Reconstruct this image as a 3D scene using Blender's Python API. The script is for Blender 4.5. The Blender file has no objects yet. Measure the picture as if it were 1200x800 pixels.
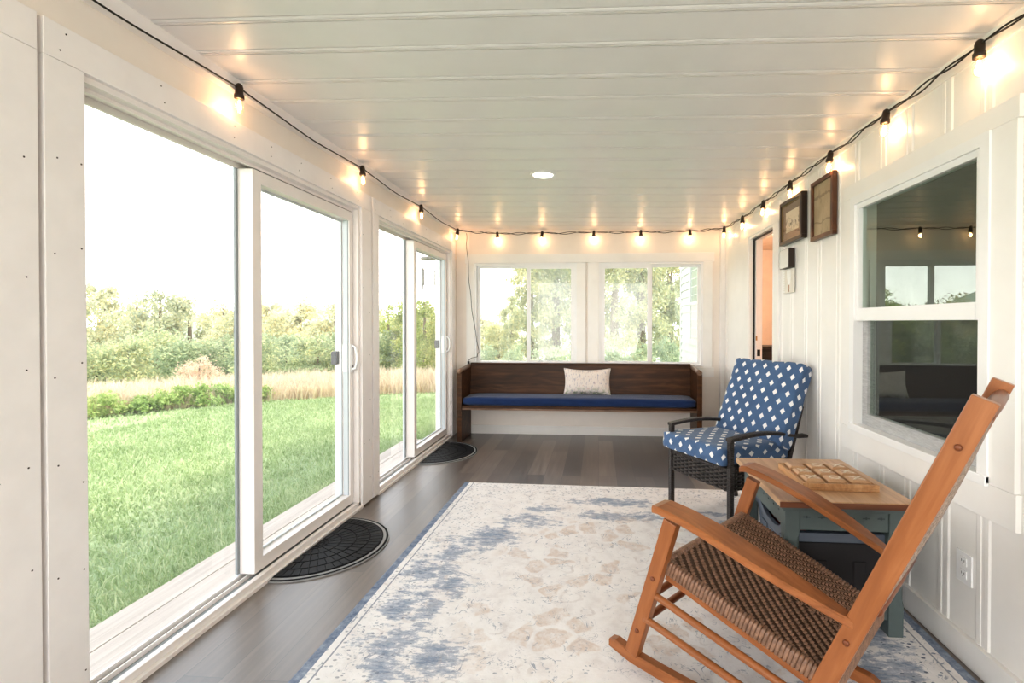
import bpy, bmesh, math, random
from mathutils import Vector, Matrix, Euler
random.seed(7)
S = bpy.context.scene
COL = S.collection
PI = math.pi

# ------------------------------------------------------------------ materials
def new_mat(name):
    m = bpy.data.materials.new(name); m.use_nodes = True
    nt = m.node_tree
    for n in list(nt.nodes): nt.nodes.remove(n)
    out = nt.nodes.new('ShaderNodeOutputMaterial')
    b = nt.nodes.new('ShaderNodeBsdfPrincipled')
    nt.links.new(b.outputs[0], out.inputs[0])
    return m, nt, b, out
def N(nt, t, **kw):
    n = nt.nodes.new(t)
    for k, v in kw.items():
        if k in n.inputs.keys() if isinstance(k, str) else False: n.inputs[k].default_value = v
        else: setattr(n, k, v)
    return n
def setin(n, **kw):
    for k, v in kw.items(): n.inputs[k.replace('_', ' ')].default_value = v
    return n
def L(nt, a, b): nt.links.new(a, b)
def coords(nt, which='Object', scale=(1, 1, 1), loc=(0, 0, 0), rot=(0, 0, 0)):
    t = nt.nodes.new('ShaderNodeTexCoord'); mp = nt.nodes.new('ShaderNodeMapping')
    mp.inputs['Scale'].default_value = scale; mp.inputs['Location'].default_value = loc; mp.inputs['Rotation'].default_value = rot
    L(nt, t.outputs[which], mp.inputs[0]); return mp.outputs[0]
def noise(nt, vec, scale, detail=4, rough=.55, dist=0):
    n = nt.nodes.new('ShaderNodeTexNoise'); L(nt, vec, n.inputs['Vector'])
    setin(n, Scale=scale, Detail=detail, Roughness=rough, Distortion=dist); return n.outputs['Fac']
def ramp(nt, fac, stops, interp='LINEAR'):
    r = nt.nodes.new('ShaderNodeValToRGB'); r.color_ramp.interpolation = interp
    e = r.color_ramp.elements
    while len(e) < len(stops): e.new(.5)
    for i, (p, c) in enumerate(stops):
        e[i].position = p
        e[i].color = (c, c, c, 1) if isinstance(c, (int, float)) else (*c, 1)
    L(nt, fac, r.inputs[0]); return r.outputs[0]
def mth(nt, op, a, b=None, c=None, clamp=False):
    n = nt.nodes.new('ShaderNodeMath'); n.operation = op; n.use_clamp = clamp
    for i, v in enumerate((a, b, c)):
        if v is None: continue
        if isinstance(v, (int, float)): n.inputs[i].default_value = v
        else: L(nt, v, n.inputs[i])
    return n.outputs[0]
def mixc(nt, fac, a, b, mode='MIX'):
    n = nt.nodes.new('ShaderNodeMix'); n.data_type = 'RGBA'; n.blend_type = mode
    for s, v in ((n.inputs[0], fac), (n.inputs[6], a), (n.inputs[7], b)):
        if isinstance(v, (int, float)): s.default_value = v
        elif isinstance(v, tuple): s.default_value = (*v, 1)
        else: L(nt, v, s)
    return n.outputs[2]
def bump(nt, b, h, strength=.3, dist=.01):
    n = nt.nodes.new('ShaderNodeBump'); setin(n, Strength=strength, Distance=dist); L(nt, h, n.inputs['Height']); L(nt, n.outputs[0], b.inputs['Normal'])
def plain(name, col, rough=.5, metal=0., var=.06, vscale=6, bstr=0, bscale=60, spec=None):
    m, nt, b, out = new_mat(name)
    v = coords(nt)
    f = noise(nt, v, vscale, 3)
    a = tuple(max(0, c * (1 - var)) for c in col); z = tuple(min(1, c * (1 + var)) for c in col)
    L(nt, ramp(nt, f, [(.3, a), (.7, z)]), b.inputs['Base Color'])
    b.inputs['Roughness'].default_value = rough; b.inputs['Metallic'].default_value = metal
    if spec is not None: b.inputs['Specular IOR Level'].default_value = spec
    if bstr: bump(nt, b, noise(nt, v, bscale, 4), bstr, .004)
    return m
def wood(name, c0, c1, c2, rough=.35, scale=(1.2, 26, 26), spec=.5, figure=6):
    m, nt, b, out = new_mat(name)
    v = coords(nt, scale=scale)
    f = noise(nt, v, 1.0, 6, .6, .6)
    v2 = coords(nt, scale=(scale[0]*.4, scale[1]*.14, scale[2]*.14))
    g = noise(nt, v2, figure, 3, .5, 1.5)
    h = mth(nt, 'ADD', mth(nt, 'MULTIPLY', f, .6), mth(nt, 'MULTIPLY', g, .4))
    L(nt, ramp(nt, h, [(.33, c0), (.5, c1), (.68, c2)]), b.inputs['Base Color'])
    b.inputs['Roughness'].default_value = rough; b.inputs['Specular IOR Level'].default_value = spec
    bump(nt, b, f, .06, .002)
    return m
def emis(name, col, st):
    m, nt, b, out = new_mat(name)
    b.inputs['Base Color'].default_value = (*col, 1); b.inputs['Emission Color'].default_value = (*col, 1); b.inputs['Emission Strength'].default_value = st
    return m
def glass_mat(name, base=.06, gain=.75, haze=.05, tint=(1, 1, 1), rough=0.0, haze_col=(.9, .92, .93), gcol=(1, 1, 1)):
    m, nt, b, out = new_mat(name); nt.nodes.remove(b)
    lw = nt.nodes.new('ShaderNodeLayerWeight'); lw.inputs['Blend'].default_value = .5
    p = mth(nt, 'POWER', lw.outputs['Facing'], 4.0)
    fac = mth(nt, 'ADD', mth(nt, 'MULTIPLY', p, gain), base, clamp=True)
    tr = nt.nodes.new('ShaderNodeBsdfTransparent'); tr.inputs[0].default_value = (*tint, 1)
    gl = nt.nodes.new('ShaderNodeBsdfGlossy'); gl.inputs['Roughness'].default_value = rough; gl.inputs[0].default_value = (*gcol, 1)
    df = nt.nodes.new('ShaderNodeBsdfTranslucent'); df.inputs[0].default_value = (*haze_col, 1)  # milky haze on the panes, mixed in as white translucence
    mx0 = nt.nodes.new('ShaderNodeMixShader'); L(nt, tr.outputs[0], mx0.inputs[1]); L(nt, df.outputs[0], mx0.inputs[2])
    dv = noise(nt, coords(nt, scale=(1, 1, .35)), 3.0, 3)
    L(nt, mth(nt, 'MULTIPLY', ramp(nt, dv, [(.3, .5), (.7, 1.4)]), haze), mx0.inputs[0])
    mx = nt.nodes.new('ShaderNodeMixShader'); L(nt, fac, mx.inputs[0]); L(nt, mx0.outputs[0], mx.inputs[1]); L(nt, gl.outputs[0], mx.inputs[2])
    L(nt, mx.outputs[0], out.inputs[0]); return m

M = {}
M['wall'] = plain('cream_wall_paint', (.85, .79, .73), .42, var=.02)
M['wall_r'] = plain('white_siding_paint', (.86, .84, .81), .36, var=.02)
M['trim'] = plain('white_trim_paint', (.86, .83, .825), .4, var=.025, vscale=9, bstr=.05, bscale=40)
M['trim_r'] = plain('bright_white_trim_paint', (.86, .845, .82), .34, var=.02)
M['vinyl'] = plain('white_vinyl', (.86, .86, .86), .28, var=.015)
M['vinylwarm'] = plain('warm_white_vinyl', (.85, .805, .785), .3, var=.02)
M['vinylblue'] = plain('cool_grey_vinyl', (.60, .64, .67), .35, var=.02)  # darker tone, keeps sky-lit inner faces from blowing out
M['nail'] = plain('dark_nail_head', (.05, .035, .03), .5)
M['rubbergap'] = plain('grey_weatherstrip', (.33, .36, .38), .5)
M['ceil'] = plain('white_ceiling_panel', (.82, .797, .795), .34, var=.015, spec=.55)
M['black'] = plain('black_plastic', (.012, .011, .011), .4)
M['cord'] = plain('black_cord_rubber', (.02, .017, .014), .55)
M['socket'] = plain('dark_brown_bakelite', (.03, .017, .01), .45)
M['greymetal'] = plain('grey_metal', (.32, .32, .33), .35, .6)
M['darkgrey'] = plain('dark_grey_plastic', (.10, .10, .115), .4)
M['glass'] = glass_mat('door_glass', base=.035, gain=.7, haze=.045)
M['glassw'] = glass_mat('back_window_glass', base=.04, gain=.6, haze=.14, haze_col=(.95, .97, .94))
M['glassh'] = glass_mat('hazy_window_glass', base=.05, gain=.6, haze=.21, haze_col=(.95, .97, .94))
M['glassd'] = glass_mat('dark_window_glass', base=.17, gain=1.2, haze=.0, tint=(.70, .80, .74), gcol=(.88, .97, .88))
M['bulbglass'] = glass_mat('clear_bulb_glass', base=.05, gain=.5, haze=.03, tint=(1, .95, .88))
M['filament'] = emis('glowing_filament', (1, .62, .26), 55)
M['lightdisc'] = emis('led_disc', (1, .93, .84), 3.5)
M['pew'] = wood('dark_stained_pew_wood', (.022, .009, .003), (.066, .026, .009), (.13, .056, .021), .42, (1.1, 20, 20), spec=.3)
M['pewedge'] = wood('worn_pew_edge', (.09, .05, .03), (.22, .13, .085), (.36, .25, .18), .4, (2, 24, 24))
M['rockwood'] = wood('honey_rocker_wood', (.225, .078, .024), (.32, .118, .040), (.42, .172, .066), .3, (1.0, 22, 22))
M['rockdark'] = wood('darker_rocker_wood', (.12, .032, .010), (.19, .055, .017), (.27, .09, .028), .32, (1.0, 22, 22))
M['tabletop'] = wood('tan_table_top_wood', (.47, .28, .155), (.60, .39, .235), (.70, .49, .31), .33, (20, 1.2, 20))
M['tableedge'] = wood('brown_table_edge_wood', (.12, .036, .013), (.19, .062, .024), (.26, .095, .038), .35, (1.4, 24, 24))
M['traywood'] = wood('light_tray_wood', (.40, .20, .085), (.55, .31, .15), (.67, .42, .23), .38, (20, 1.3, 20))
M['trayslot'] = wood('dark_tray_divider', (.16, .07, .03), (.24, .11, .05), (.32, .16, .075), .45, (16, 1.6, 16))
M['tilewood'] = wood('game_tile_wood', (.45, .25, .13), (.58, .36, .21), (.68, .46, .29), .35, (16, 1.6, 16))
M['mark'] = plain('mark_highlight', (.80, .68, .54), .4)  # glints on the carved marks, put in as a pale colour
M['teal'] = plain('grey_teal_paint', (.096, .124, .122), .45, var=.10, vscale=9, bstr=.08)
M['tealdark'] = plain('dark_teal_groove', (.045, .06, .062), .5)
M['bin'] = plain('slate_grey_bin_plastic', (.10, .12, .155), .35)
M['binin'] = plain('charcoal_bin_tone', (.018, .016, .018), .8)
M['red'] = plain('red_box_card', (.35, .03, .03), .5)
M['rubber'] = plain('black_mat_rubber', (.008, .008, .009), .6, spec=.12, bstr=.3, bscale=300)
M['rubberridge'] = plain('black_mat_ridge', (.009, .009, .010), .5, spec=.22)
M['rubberrim'] = plain('grey_mat_rim', (.30, .295, .29), .5)
M['frameblack'] = plain('black_brown_frame', (.028, .014, .008), .3)
M['framebrown'] = wood('walnut_frame', (.05, .018, .008), (.105, .04, .018), (.16, .07, .03), .32, (6, 6, 6))
M['goldlip'] = plain('antique_gold_lip', (.28, .19, .08), .4)
M['peach'] = plain('peach_hall_paint', (.84, .69, .57), .6)
M['dark'] = plain('unlit_room_tone', (.045, .05, .042), .6)  # darkness of an unlit room put into the wall colour
M['darkcab'] = wood('black_cabinet_wood', (.006, .004, .003), (.012, .007, .005), (.02, .012, .009), .4)
M['deck'] = wood('pinkish_grey_deck_board', (.50, .43, .385), (.60, .53, .48), (.68, .62, .57), .6, (24, 1.2, 24))
M['siding'] = plain('white_lap_siding', (.66, .66, .66), .5)
M['sidingshade'] = plain('pale_window_shade', (.62, .58, .58), .5)
M['latch'] = plain('black_latch_metal', (.015, .013, .012), .35, .5)
M['brass'] = plain('brass_latch', (.45, .26, .1), .35, .8)
M['plaque'] = plain('pale_plaque_card', (.78, .74, .67), .45)
M['plaquewhite'] = plain('white_plaque_print', (.9, .89, .86), .35)
M['stem'] = plain('brown_stem', (.33, .17, .09), .5)
M['mirror'] = plain('pale_picture_face', (.80, .79, .76), .2)
M['chime'] = plain('weathered_chime_metal', (.24, .23, .22), .5)

def ceil_mat():
    pass
# floor planks running along Y
def floor_mat():
    m, nt, b, out = new_mat('grey_brown_vinyl_plank')
    v = coords(nt, rot=(0, 0, PI/2))
    br = nt.nodes.new('ShaderNodeTexBrick'); L(nt, v, br.inputs['Vector'])
    br.offset = .37; br.squash = 1
    setin(br, Scale=1.0, Mortar_Size=.0016, Brick_Width=1.22, Row_Height=.152, Bias=0.0, Mortar_Smooth=.2)
    br.inputs['Color1'].default_value = (0, 0, 0, 1); br.inputs['Color2'].default_value = (1, 1, 1, 1); br.inputs['Mortar'].default_value = (.5, .5, .5, 1)
    vg = coords(nt, scale=(16, .9, 14))
    off = nt.nodes.new('ShaderNodeVectorMath'); off.operation = 'ADD'
    L(nt, vg, off.inputs[0]); L(nt, br.outputs['Color'], off.inputs[1])
    g = noise(nt, off.outputs[0], 2.2, 8, .60, .12)
    tone = mth(nt, 'ADD', mth(nt, 'MULTIPLY', g, .62), mth(nt, 'MULTIPLY', br.outputs['Color'], .36))
    c = ramp(nt, tone, [(.26, (.040, .024, .015)), (.46, (.080, .053, .036)), (.62, (.140, .099, .073)), (.8, (.225, .175, .14))])
    c = mixc(nt, br.outputs['Fac'], c, (.025, .018, .014))
    L(nt, c, b.inputs['Base Color'])
    L(nt, ramp(nt, g, [(.3, .30), (.7, .40)]), b.inputs['Roughness'])
    b.inputs['Specular IOR Level'].default_value = 1.0; b.inputs['IOR'].default_value = 1.8; b.inputs['Coat Weight'].default_value = .4; b.inputs['Coat Roughness'].default_value = .36
    bump(nt, b, g, .06, .002)
    return m
M['floor'] = floor_mat()

def rug_mat():
    m, nt, b, out = new_mat('distressed_medallion_rug')
    v = coords(nt)
    sep = nt.nodes.new('ShaderNodeSeparateXYZ'); L(nt, v, sep.inputs[0])
    X, Y = sep.outputs[0], sep.outputs[1]
    aX, aY = mth(nt, 'ABSOLUTE', X), mth(nt, 'ABSOLUTE', Y)
    base = ramp(nt, noise(nt, v, 9, 6, .7), [(.3, (.72, .69, .69)), (.5, (.82, .80, .80)), (.75, (.87, .855, .86))])
    streak = noise(nt, coords(nt, scale=(9, 60, 1)), 1.0, 5, .7)
    fine = noise(nt, v, 70, 3, .6)
    hf = noise(nt, coords(nt, scale=(12, 30, 1)), 1.0, 8, .78)
    spots = [(.60, .80, .26, .15), (.79, .55, .24, .18), (1.00, .16, .18, .26), (.88, -.06, .22, .22), (.10, 1.18, .34, .10), (.10, .93, .34, .10), (.93, .44, .2, .2), (.55, 1.02, .22, .07)]
    warp = noise(nt, v, 5.5, 6, .72)
    tot = None
    for (sx, sy, rx, ry) in spots:
        dx = mth(nt, 'MULTIPLY', mth(nt, 'SUBTRACT', aX, sx), .8 / rx); dy = mth(nt, 'MULTIPLY', mth(nt, 'SUBTRACT', aY, sy), .8 / ry)
        d2 = mth(nt, 'ADD', mth(nt, 'MULTIPLY', dx, dx), mth(nt, 'MULTIPLY', dy, dy))
        s = mth(nt, 'SUBTRACT', 1.0, d2, clamp=True)
        tot = s if tot is None else mth(nt, 'MAXIMUM', tot, s)
    bl = mth(nt, 'ADD', mth(nt, 'MULTIPLY', tot, .62), mth(nt, 'ADD', mth(nt, 'MULTIPLY', mth(nt, 'SUBTRACT', warp, .5), 1.5), mth(nt, 'MULTIPLY', mth(nt, 'SUBTRACT', hf, .5), 1.7)))
    blm = ramp(nt, bl, [(.42, 0), (.52, .6), (.80, .95)])
    blc = ramp(nt, noise(nt, coords(nt, scale=(14, 40, 1)), 1.6, 5, .75), [(.3, (.14, .18, .28)), (.5, (.27, .33, .44)), (.7, (.46, .51, .60))])
    c = mixc(nt, mth(nt, 'MULTIPLY', blm, mth(nt, 'MINIMUM', mth(nt, 'MULTIPLY', tot, 5.0), 1.0)), base, blc)
    # faded beige flower blotches in the field
    wz = nt.nodes.new('ShaderNodeTexNoise'); L(nt, v, wz.inputs['Vector']); setin(wz, Scale=7.0, Detail=4.0)
    wm = nt.nodes.new('ShaderNodeVectorMath'); wm.operation = 'SCALE'; L(nt, wz.outputs['Color'], wm.inputs[0]); wm.inputs['Scale'].default_value = .12
    wa = nt.nodes.new('ShaderNodeVectorMath'); wa.operation = 'ADD'; L(nt, v, wa.inputs[0]); L(nt, wm.outputs[0], wa.inputs[1])
    vo = nt.nodes.new('ShaderNodeTexVoronoi'); vo.feature = 'F1'; L(nt, wa.outputs[0], vo.inputs['Vector']); setin(vo, Scale=8.0)
    ve = nt.nodes.new('ShaderNodeTexVoronoi'); ve.feature = 'DISTANCE_TO_EDGE'; L(nt, wa.outputs[0], ve.inputs['Vector']); setin(ve, Scale=8.0)
    sc = nt.nodes.new('ShaderNodeSeparateColor'); L(nt, vo.outputs['Color'], sc.inputs[0])
    pick = mth(nt, 'GREATER_THAN', sc.outputs[0], .60)
    inner = ramp(nt, ve.outputs['Distance'], [(.06, 0), (.13, 1)])
    ex = mth(nt, 'MULTIPLY', X, 1 / .8); ey = mth(nt, 'MULTIPLY', Y, 1 / 1.0)
    cen = mth(nt, 'SUBTRACT', 1.0, mth(nt, 'ADD', mth(nt, 'MULTIPLY', ex, ex), mth(nt, 'MULTIPLY', ey, ey)), clamp=True)
    bm = mth(nt, 'MULTIPLY', mth(nt, 'MULTIPLY', pick, inner), mth(nt, 'MULTIPLY', mth(nt, 'MINIMUM', mth(nt, 'MULTIPLY', cen, 3.0), 1.0), ramp(nt, noise(nt, v, 22, 6, .75), [(.36, .1), (.6, .75)])))
    c = mixc(nt, bm, c, (.64, .535, .47))
    rg = mth(nt, 'MULTIPLY', mth(nt, 'LESS_THAN', mth(nt, 'ABSOLUTE', mth(nt, 'SUBTRACT', vo.outputs['Distance'], .33)), .045), mth(nt, 'LESS_THAN', sc.outputs[1], .4))
    c = mixc(nt, mth(nt, 'MULTIPLY', rg, ramp(nt, noise(nt, v, 16, 4), [(.4, 0), (.65, .45)])), c, (.55, .50, .49))
    # thin grey-blue outline drawing
    cn_ = noise(nt, v, 8.0, 3, .55, 1.2)
    l1 = mth(nt, 'LESS_THAN', mth(nt, 'ABSOLUTE', mth(nt, 'SUBTRACT', cn_, .5)), .008)
    l2 = mth(nt, 'LESS_THAN', mth(nt, 'ABSOLUTE', mth(nt, 'SUBTRACT', cn_, .60)), .008)
    ln = mth(nt, 'MULTIPLY', mth(nt, 'MAXIMUM', l1, l2), ramp(nt, noise(nt, v, 13, 5, .75), [(.48, 0), (.60, .85)]))
    c = mixc(nt, ln, c, (.33, .36, .43))
    # dark speckles, denser along the border
    vd = nt.nodes.new('ShaderNodeTexVoronoi'); vd.feature = 'F1'; L(nt, coords(nt, scale=(1, 1.5, 1)), vd.inputs['Vector']); setin(vd, Scale=30.0, Randomness=.95)
    dots = mth(nt, 'LESS_THAN', mth(nt, 'ADD', vd.outputs['Distance'], mth(nt, 'MULTIPLY', fine, .22)), .34)
    edge = mth(nt, 'MAXIMUM', mth(nt, 'MULTIPLY', mth(nt, 'SUBTRACT', aX, .84), 5.0, clamp=True), mth(nt, 'MULTIPLY', mth(nt, 'SUBTRACT', aY, 1.16), 5.0, clamp=True))
    near = mth(nt, 'MULTIPLY', mth(nt, 'SUBTRACT', -.35, Y), 1.6, clamp=True)
    right = mth(nt, 'MULTIPLY', mth(nt, 'SUBTRACT', X, .75), 3.0, clamp=True)
    dens = mth(nt, 'ADD', mth(nt, 'ADD', mth(nt, 'MULTIPLY', edge, .26), .035), mth(nt, 'ADD', mth(nt, 'MULTIPLY', near, .10), mth(nt, 'MULTIPLY', right, .16)))
    sel = mth(nt, 'GREATER_THAN', mth(nt, 'ADD', noise(nt, v, 12, 4, .7), dens), .66)
    dk = mth(nt, 'MULTIPLY', mth(nt, 'MULTIPLY', dots, sel), mth(nt, 'ADD', .55, mth(nt, 'MULTIPLY', right, .4)))
    c = mixc(nt, dk, c, ramp(nt, noise(nt, v, 30, 2), [(.4, (.10, .12, .17)), (.6, (.30, .34, .42))]))
    # inner white line and blue-grey bound edge
    ed = mth(nt, 'GREATER_THAN', aX, 1.195)
    wl = mth(nt, 'MULTIPLY', mth(nt, 'GREATER_THAN', aX, 1.165), mth(nt, 'LESS_THAN', aX, 1.182))
    c = mixc(nt, mth(nt, 'MULTIPLY', mth(nt, 'LESS_THAN', aX, 1.165), mth(nt, 'GREATER_THAN', aX, 1.158)), c, (.35, .37, .42))
    c = mixc(nt, ed, c, ramp(nt, noise(nt, v, 26, 5, .75), [(.35, (.15, .19, .28)), (.65, (.36, .41, .50))]))
    L(nt, c, b.inputs['Base Color']); b.inputs['Roughness'].default_value = .95; b.inputs['Specular IOR Level'].default_value = .1
    bump(nt, b, mth(nt, 'ADD', mth(nt, 'MULTIPLY', fine, .6), mth(nt, 'MULTIPLY', streak, .4)), .35, .006)
    return m
M['rug'] = rug_mat()

def fabric(name, col, bscale=400):
    m, nt, b, out = new_mat(name)
    v = coords(nt)
    f = noise(nt, v, 6, 3)
    L(nt, ramp(nt, f, [(.3, tuple(c*.88 for c in col)), (.7, tuple(min(1, c*1.1) for c in col))]), b.inputs['Base Color'])
    b.inputs['Roughness'].default_value = .8; b.inputs['Sheen Weight'].default_value = .25; b.inputs['Specular IOR Level'].default_value = .25
    bump(nt, b, mth(nt, 'ADD', noise(nt, v, bscale, 2), mth(nt, 'MULTIPLY', noise(nt, v, 12, 3), .8)), .25, .004)
    return m
M['bluefab'] = fabric('navy_bench_fabric', (.010, .032, .112))
def diamond_mat():
    m, nt, b, out = new_mat('blue_diamond_print_fabric')
    t = nt.nodes.new('ShaderNodeTexCoord'); sep = nt.nodes.new('ShaderNodeSeparateXYZ'); L(nt, t.outputs['UV'], sep.inputs[0])
    cw, ch = .094, .118
    def lat(ox, oy):
        fx = mth(nt, 'ABSOLUTE', mth(nt, 'SUBTRACT', mth(nt, 'FRACT', mth(nt, 'ADD', mth(nt, 'MULTIPLY', sep.outputs[0], 1/cw), ox)), .5))
        fy = mth(nt, 'ABSOLUTE', mth(nt, 'SUBTRACT', mth(nt, 'FRACT', mth(nt, 'ADD', mth(nt, 'MULTIPLY', sep.outputs[1], 1/ch), oy)), .5))
        d = mth(nt, 'ADD', mth(nt, 'MULTIPLY', fx, cw/.0185), mth(nt, 'MULTIPLY', fy, ch/.0225))
        return mth(nt, 'LESS_THAN', d, 1.0)
    k = mth(nt, 'MAXIMUM', lat(0, 0), lat(.5, .5))
    v = coords(nt)
    blue = ramp(nt, noise(nt, v, 9, 3), [(.3, (.060, .115, .225)), (.7, (.085, .155, .29))])
    L(nt, mixc(nt, k, blue, (.80, .80, .80)), b.inputs['Base Color'])
    b.inputs['Roughness'].default_value = .75; b.inputs['Sheen Weight'].default_value = .2; b.inputs['Specular IOR Level'].default_value = .25
    bump(nt, b, mth(nt, 'ADD', mth(nt, 'MULTIPLY', noise(nt, v, 350, 2), .3), noise(nt, v, 7, 2)), .3, .012)
    return m
M['diamond'] = diamond_mat()
def pillow_mat():
    m, nt, b, out = new_mat('wildflower_print_linen')
    v = coords(nt)
    sep = nt.nodes.new('ShaderNodeSeparateXYZ'); L(nt, v, sep.inputs[0])
    st = noise(nt, coords(nt, scale=(70, 1, 24)), 1.0, 3, .6)
    st2 = noise(nt, coords(nt, scale=(40, 1, 30), loc=(5, 0, 2)), 1.0, 3, .6)
    base = (.80, .735, .69)
    c = mixc(nt, ramp(nt, st, [(.56, 0), (.64, .75)]), base, (.33, .31, .40))
    c = mixc(nt, ramp(nt, st2, [(.60, 0), (.68, .7)]), c, (.60, .42, .38))
    low = mth(nt, 'MULTIPLY', mth(nt, 'SUBTRACT', -.055, sep.outputs[2]), 14.0, clamp=True)
    c = mixc(nt, mth(nt, 'MULTIPLY', low, ramp(nt, noise(nt, v, 25, 3), [(.45, 0), (.6, .8)])), c, (.20, .26, .12))
    L(nt, c, b.inputs['Base Color']); b.inputs['Roughness'].default_value = .85
    bump(nt, b, noise(nt, v, 300, 2), .15, .003)
    return m
M['pillow'] = pillow_mat()
def wicker_mat(name, c0, c1, scale):
    m, nt, b, out = new_mat(name)
    v = coords(nt)
    L(nt, ramp(nt, noise(nt, v, 60, 4, .7), [(.3, c0), (.7, c1)]), b.inputs['Base Color'])
    b.inputs['Roughness'].default_value = .36
    w = nt.nodes.new('ShaderNodeTexWave'); w.wave_type = 'BANDS'; w.bands_direction = 'X'; L(nt, v, w.inputs['Vector']); setin(w, Scale=scale, Distortion=.3)
    bump(nt, b, w.outputs['Fac'], .5, .006)
    return m
M['wicker'] = wicker_mat('dark_brown_resin_wicker', (.016, .0115, .010), (.052, .040, .036), 28)
M['wickerweave'] = plain('woven_resin_strand', (.045, .035, .031), .3, var=.4, vscale=40)
M['wickerback'] = plain('dark_weave_shadow', (.012, .010, .009), .7)
M['seatcord'] = plain('brown_seat_cord', (.235, .135, .088), .36, var=.34, vscale=55, bstr=.2, bscale=200)
M['seatbase'] = plain('seat_cord_shadow', (.075, .042, .026), .7)
M['backcord'] = plain('pale_back_cord', (.35, .27, .22), .45, var=.4, vscale=60)
def map_mat():
    m, nt, b, out = new_mat('aged_map_paper')
    v = coords(nt)
    base = ramp(nt, noise(nt, v, 6, 5, .6), [(.3, (.33, .25, .15)), (.7, (.47, .38, .25))])
    l = noise(nt, coords(nt, scale=(1, 30, 8)), 1.0, 4, .7)
    sep = nt.nodes.new('ShaderNodeSeparateXYZ'); L(nt, v, sep.inputs[0])
    band = mth(nt, 'LESS_THAN', mth(nt, 'ABSOLUTE', mth(nt, 'SUBTRACT', mth(nt, 'ADD', sep.outputs[2], mth(nt, 'MULTIPLY', noise(nt, v, 12, 3), .05)), -.055)), .004)
    band2 = mth(nt, 'LESS_THAN', mth(nt, 'ABSOLUTE', mth(nt, 'SUBTRACT', mth(nt, 'ADD', sep.outputs[2], mth(nt, 'MULTIPLY', noise(nt, v, 40, 3), .05)), .105)), .009)
    k = mth(nt, 'MAXIMUM', ramp(nt, l, [(.56, 0), (.68, .55)]), mth(nt, 'MULTIPLY', mth(nt, 'MAXIMUM', band, band2), .6))
    L(nt, mixc(nt, k, base, (.13, .10, .065)), b.inputs['Base Color']); b.inputs['Roughness'].default_value = .35
    return m
M['map'] = map_mat()
def sketch_mat():
    m, nt, b, out = new_mat('ink_landscape_print')
    v = coords(nt)
    sep = nt.nodes.new('ShaderNodeSeparateXYZ'); L(nt, v, sep.inputs[0])
    low = mth(nt, 'SUBTRACT', 1.0, mth(nt, 'MULTIPLY', mth(nt, 'ABSOLUTE', mth(nt, 'ADD', sep.outputs[2], .015)), 15.0), clamp=True)
    k = mth(nt, 'MULTIPLY', ramp(nt, noise(nt, v, 28, 5, .7, 1.2), [(.50, 0), (.58, .9)]), low)
    k2 = ramp(nt, noise(nt, coords(nt, scale=(1, 14, 40)), 1.0, 3), [(.62, 0), (.7, .3)])
    L(nt, mixc(nt, mth(nt, 'MAXIMUM', k, k2), (.76, .70, .60), (.10, .085, .07)), b.inputs['Base Color']); b.inputs['Roughness'].default_value = .15
    return m
M['sketch'] = sketch_mat()
M['mat_board'] = plain('taupe_mat_board', (.22, .15, .11), .2)
def leaf_mat(name, c0, c1, c2, transl=.45):
    m, nt, b, out = new_mat(name); nt.nodes.remove(b)
    g = nt.nodes.new('ShaderNodeNewGeometry')
    oi = nt.nodes.new('ShaderNodeObjectInfo')
    v = coords(nt)
    f = mth(nt, 'ADD', mth(nt, 'MULTIPLY', g.outputs['Random Per Island'], .45), mth(nt, 'ADD', mth(nt, 'MULTIPLY', noise(nt, v, 1.6, 3), .5), mth(nt, 'MULTIPLY', oi.outputs['Random'], .22)))
    c = ramp(nt, f, [(.3, c0), (.58, c1), (.85, c2)])
    d = nt.nodes.new('ShaderNodeBsdfDiffuse'); t = nt.nodes.new('ShaderNodeBsdfTranslucent')
    L(nt, c, d.inputs[0]); L(nt, c, t.inputs[0])
    mx = nt.nodes.new('ShaderNodeMixShader'); mx.inputs[0].default_value = transl
    L(nt, d.outputs[0], mx.inputs[1]); L(nt, t.outputs[0], mx.inputs[2]); L(nt, mx.outputs[0], out.inputs[0])
    return m
M['leaf_far'] = leaf_mat('hazy_far_foliage', (.46, .50, .40), (.66, .66, .48), (.90, .80, .52))  # distance haze and glare are lightened into the foliage colours
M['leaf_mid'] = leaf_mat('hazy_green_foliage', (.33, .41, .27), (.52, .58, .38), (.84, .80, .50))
M['leaf_door'] = leaf_mat('bright_yellow_green_foliage', (.30, .38, .14), (.50, .55, .20), (.80, .74, .34))
M['leaf_back'] = leaf_mat('pale_green_yellow_foliage', (.38, .43, .30), (.64, .65, .42), (.94, .86, .54))
M['leaf_bush'] = leaf_mat('soft_green_bush_foliage', (.36, .46, .33), (.54, .62, .44), (.78, .80, .55))
M['leaf_weed'] = leaf_mat('fresh_green_weed', (.34, .48, .18), (.50, .62, .26), (.70, .74, .38))
M['leaf_flower'] = leaf_mat('tan_pink_seed_heads', (.66, .52, .42), (.82, .68, .54), (.90, .80, .64))
M['meadowgrass'] = leaf_mat('dry_meadow_grass', (.70, .58, .46), (.84, .73, .58), (.86, .82, .64))
M['grassblade'] = leaf_mat('lawn_blade', (.27, .37, .17), (.45, .56, .31), (.70, .76, .52), .4)
M['trunk'] = plain('grey_brown_bark', (.20, .15, .11), .9)
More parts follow.
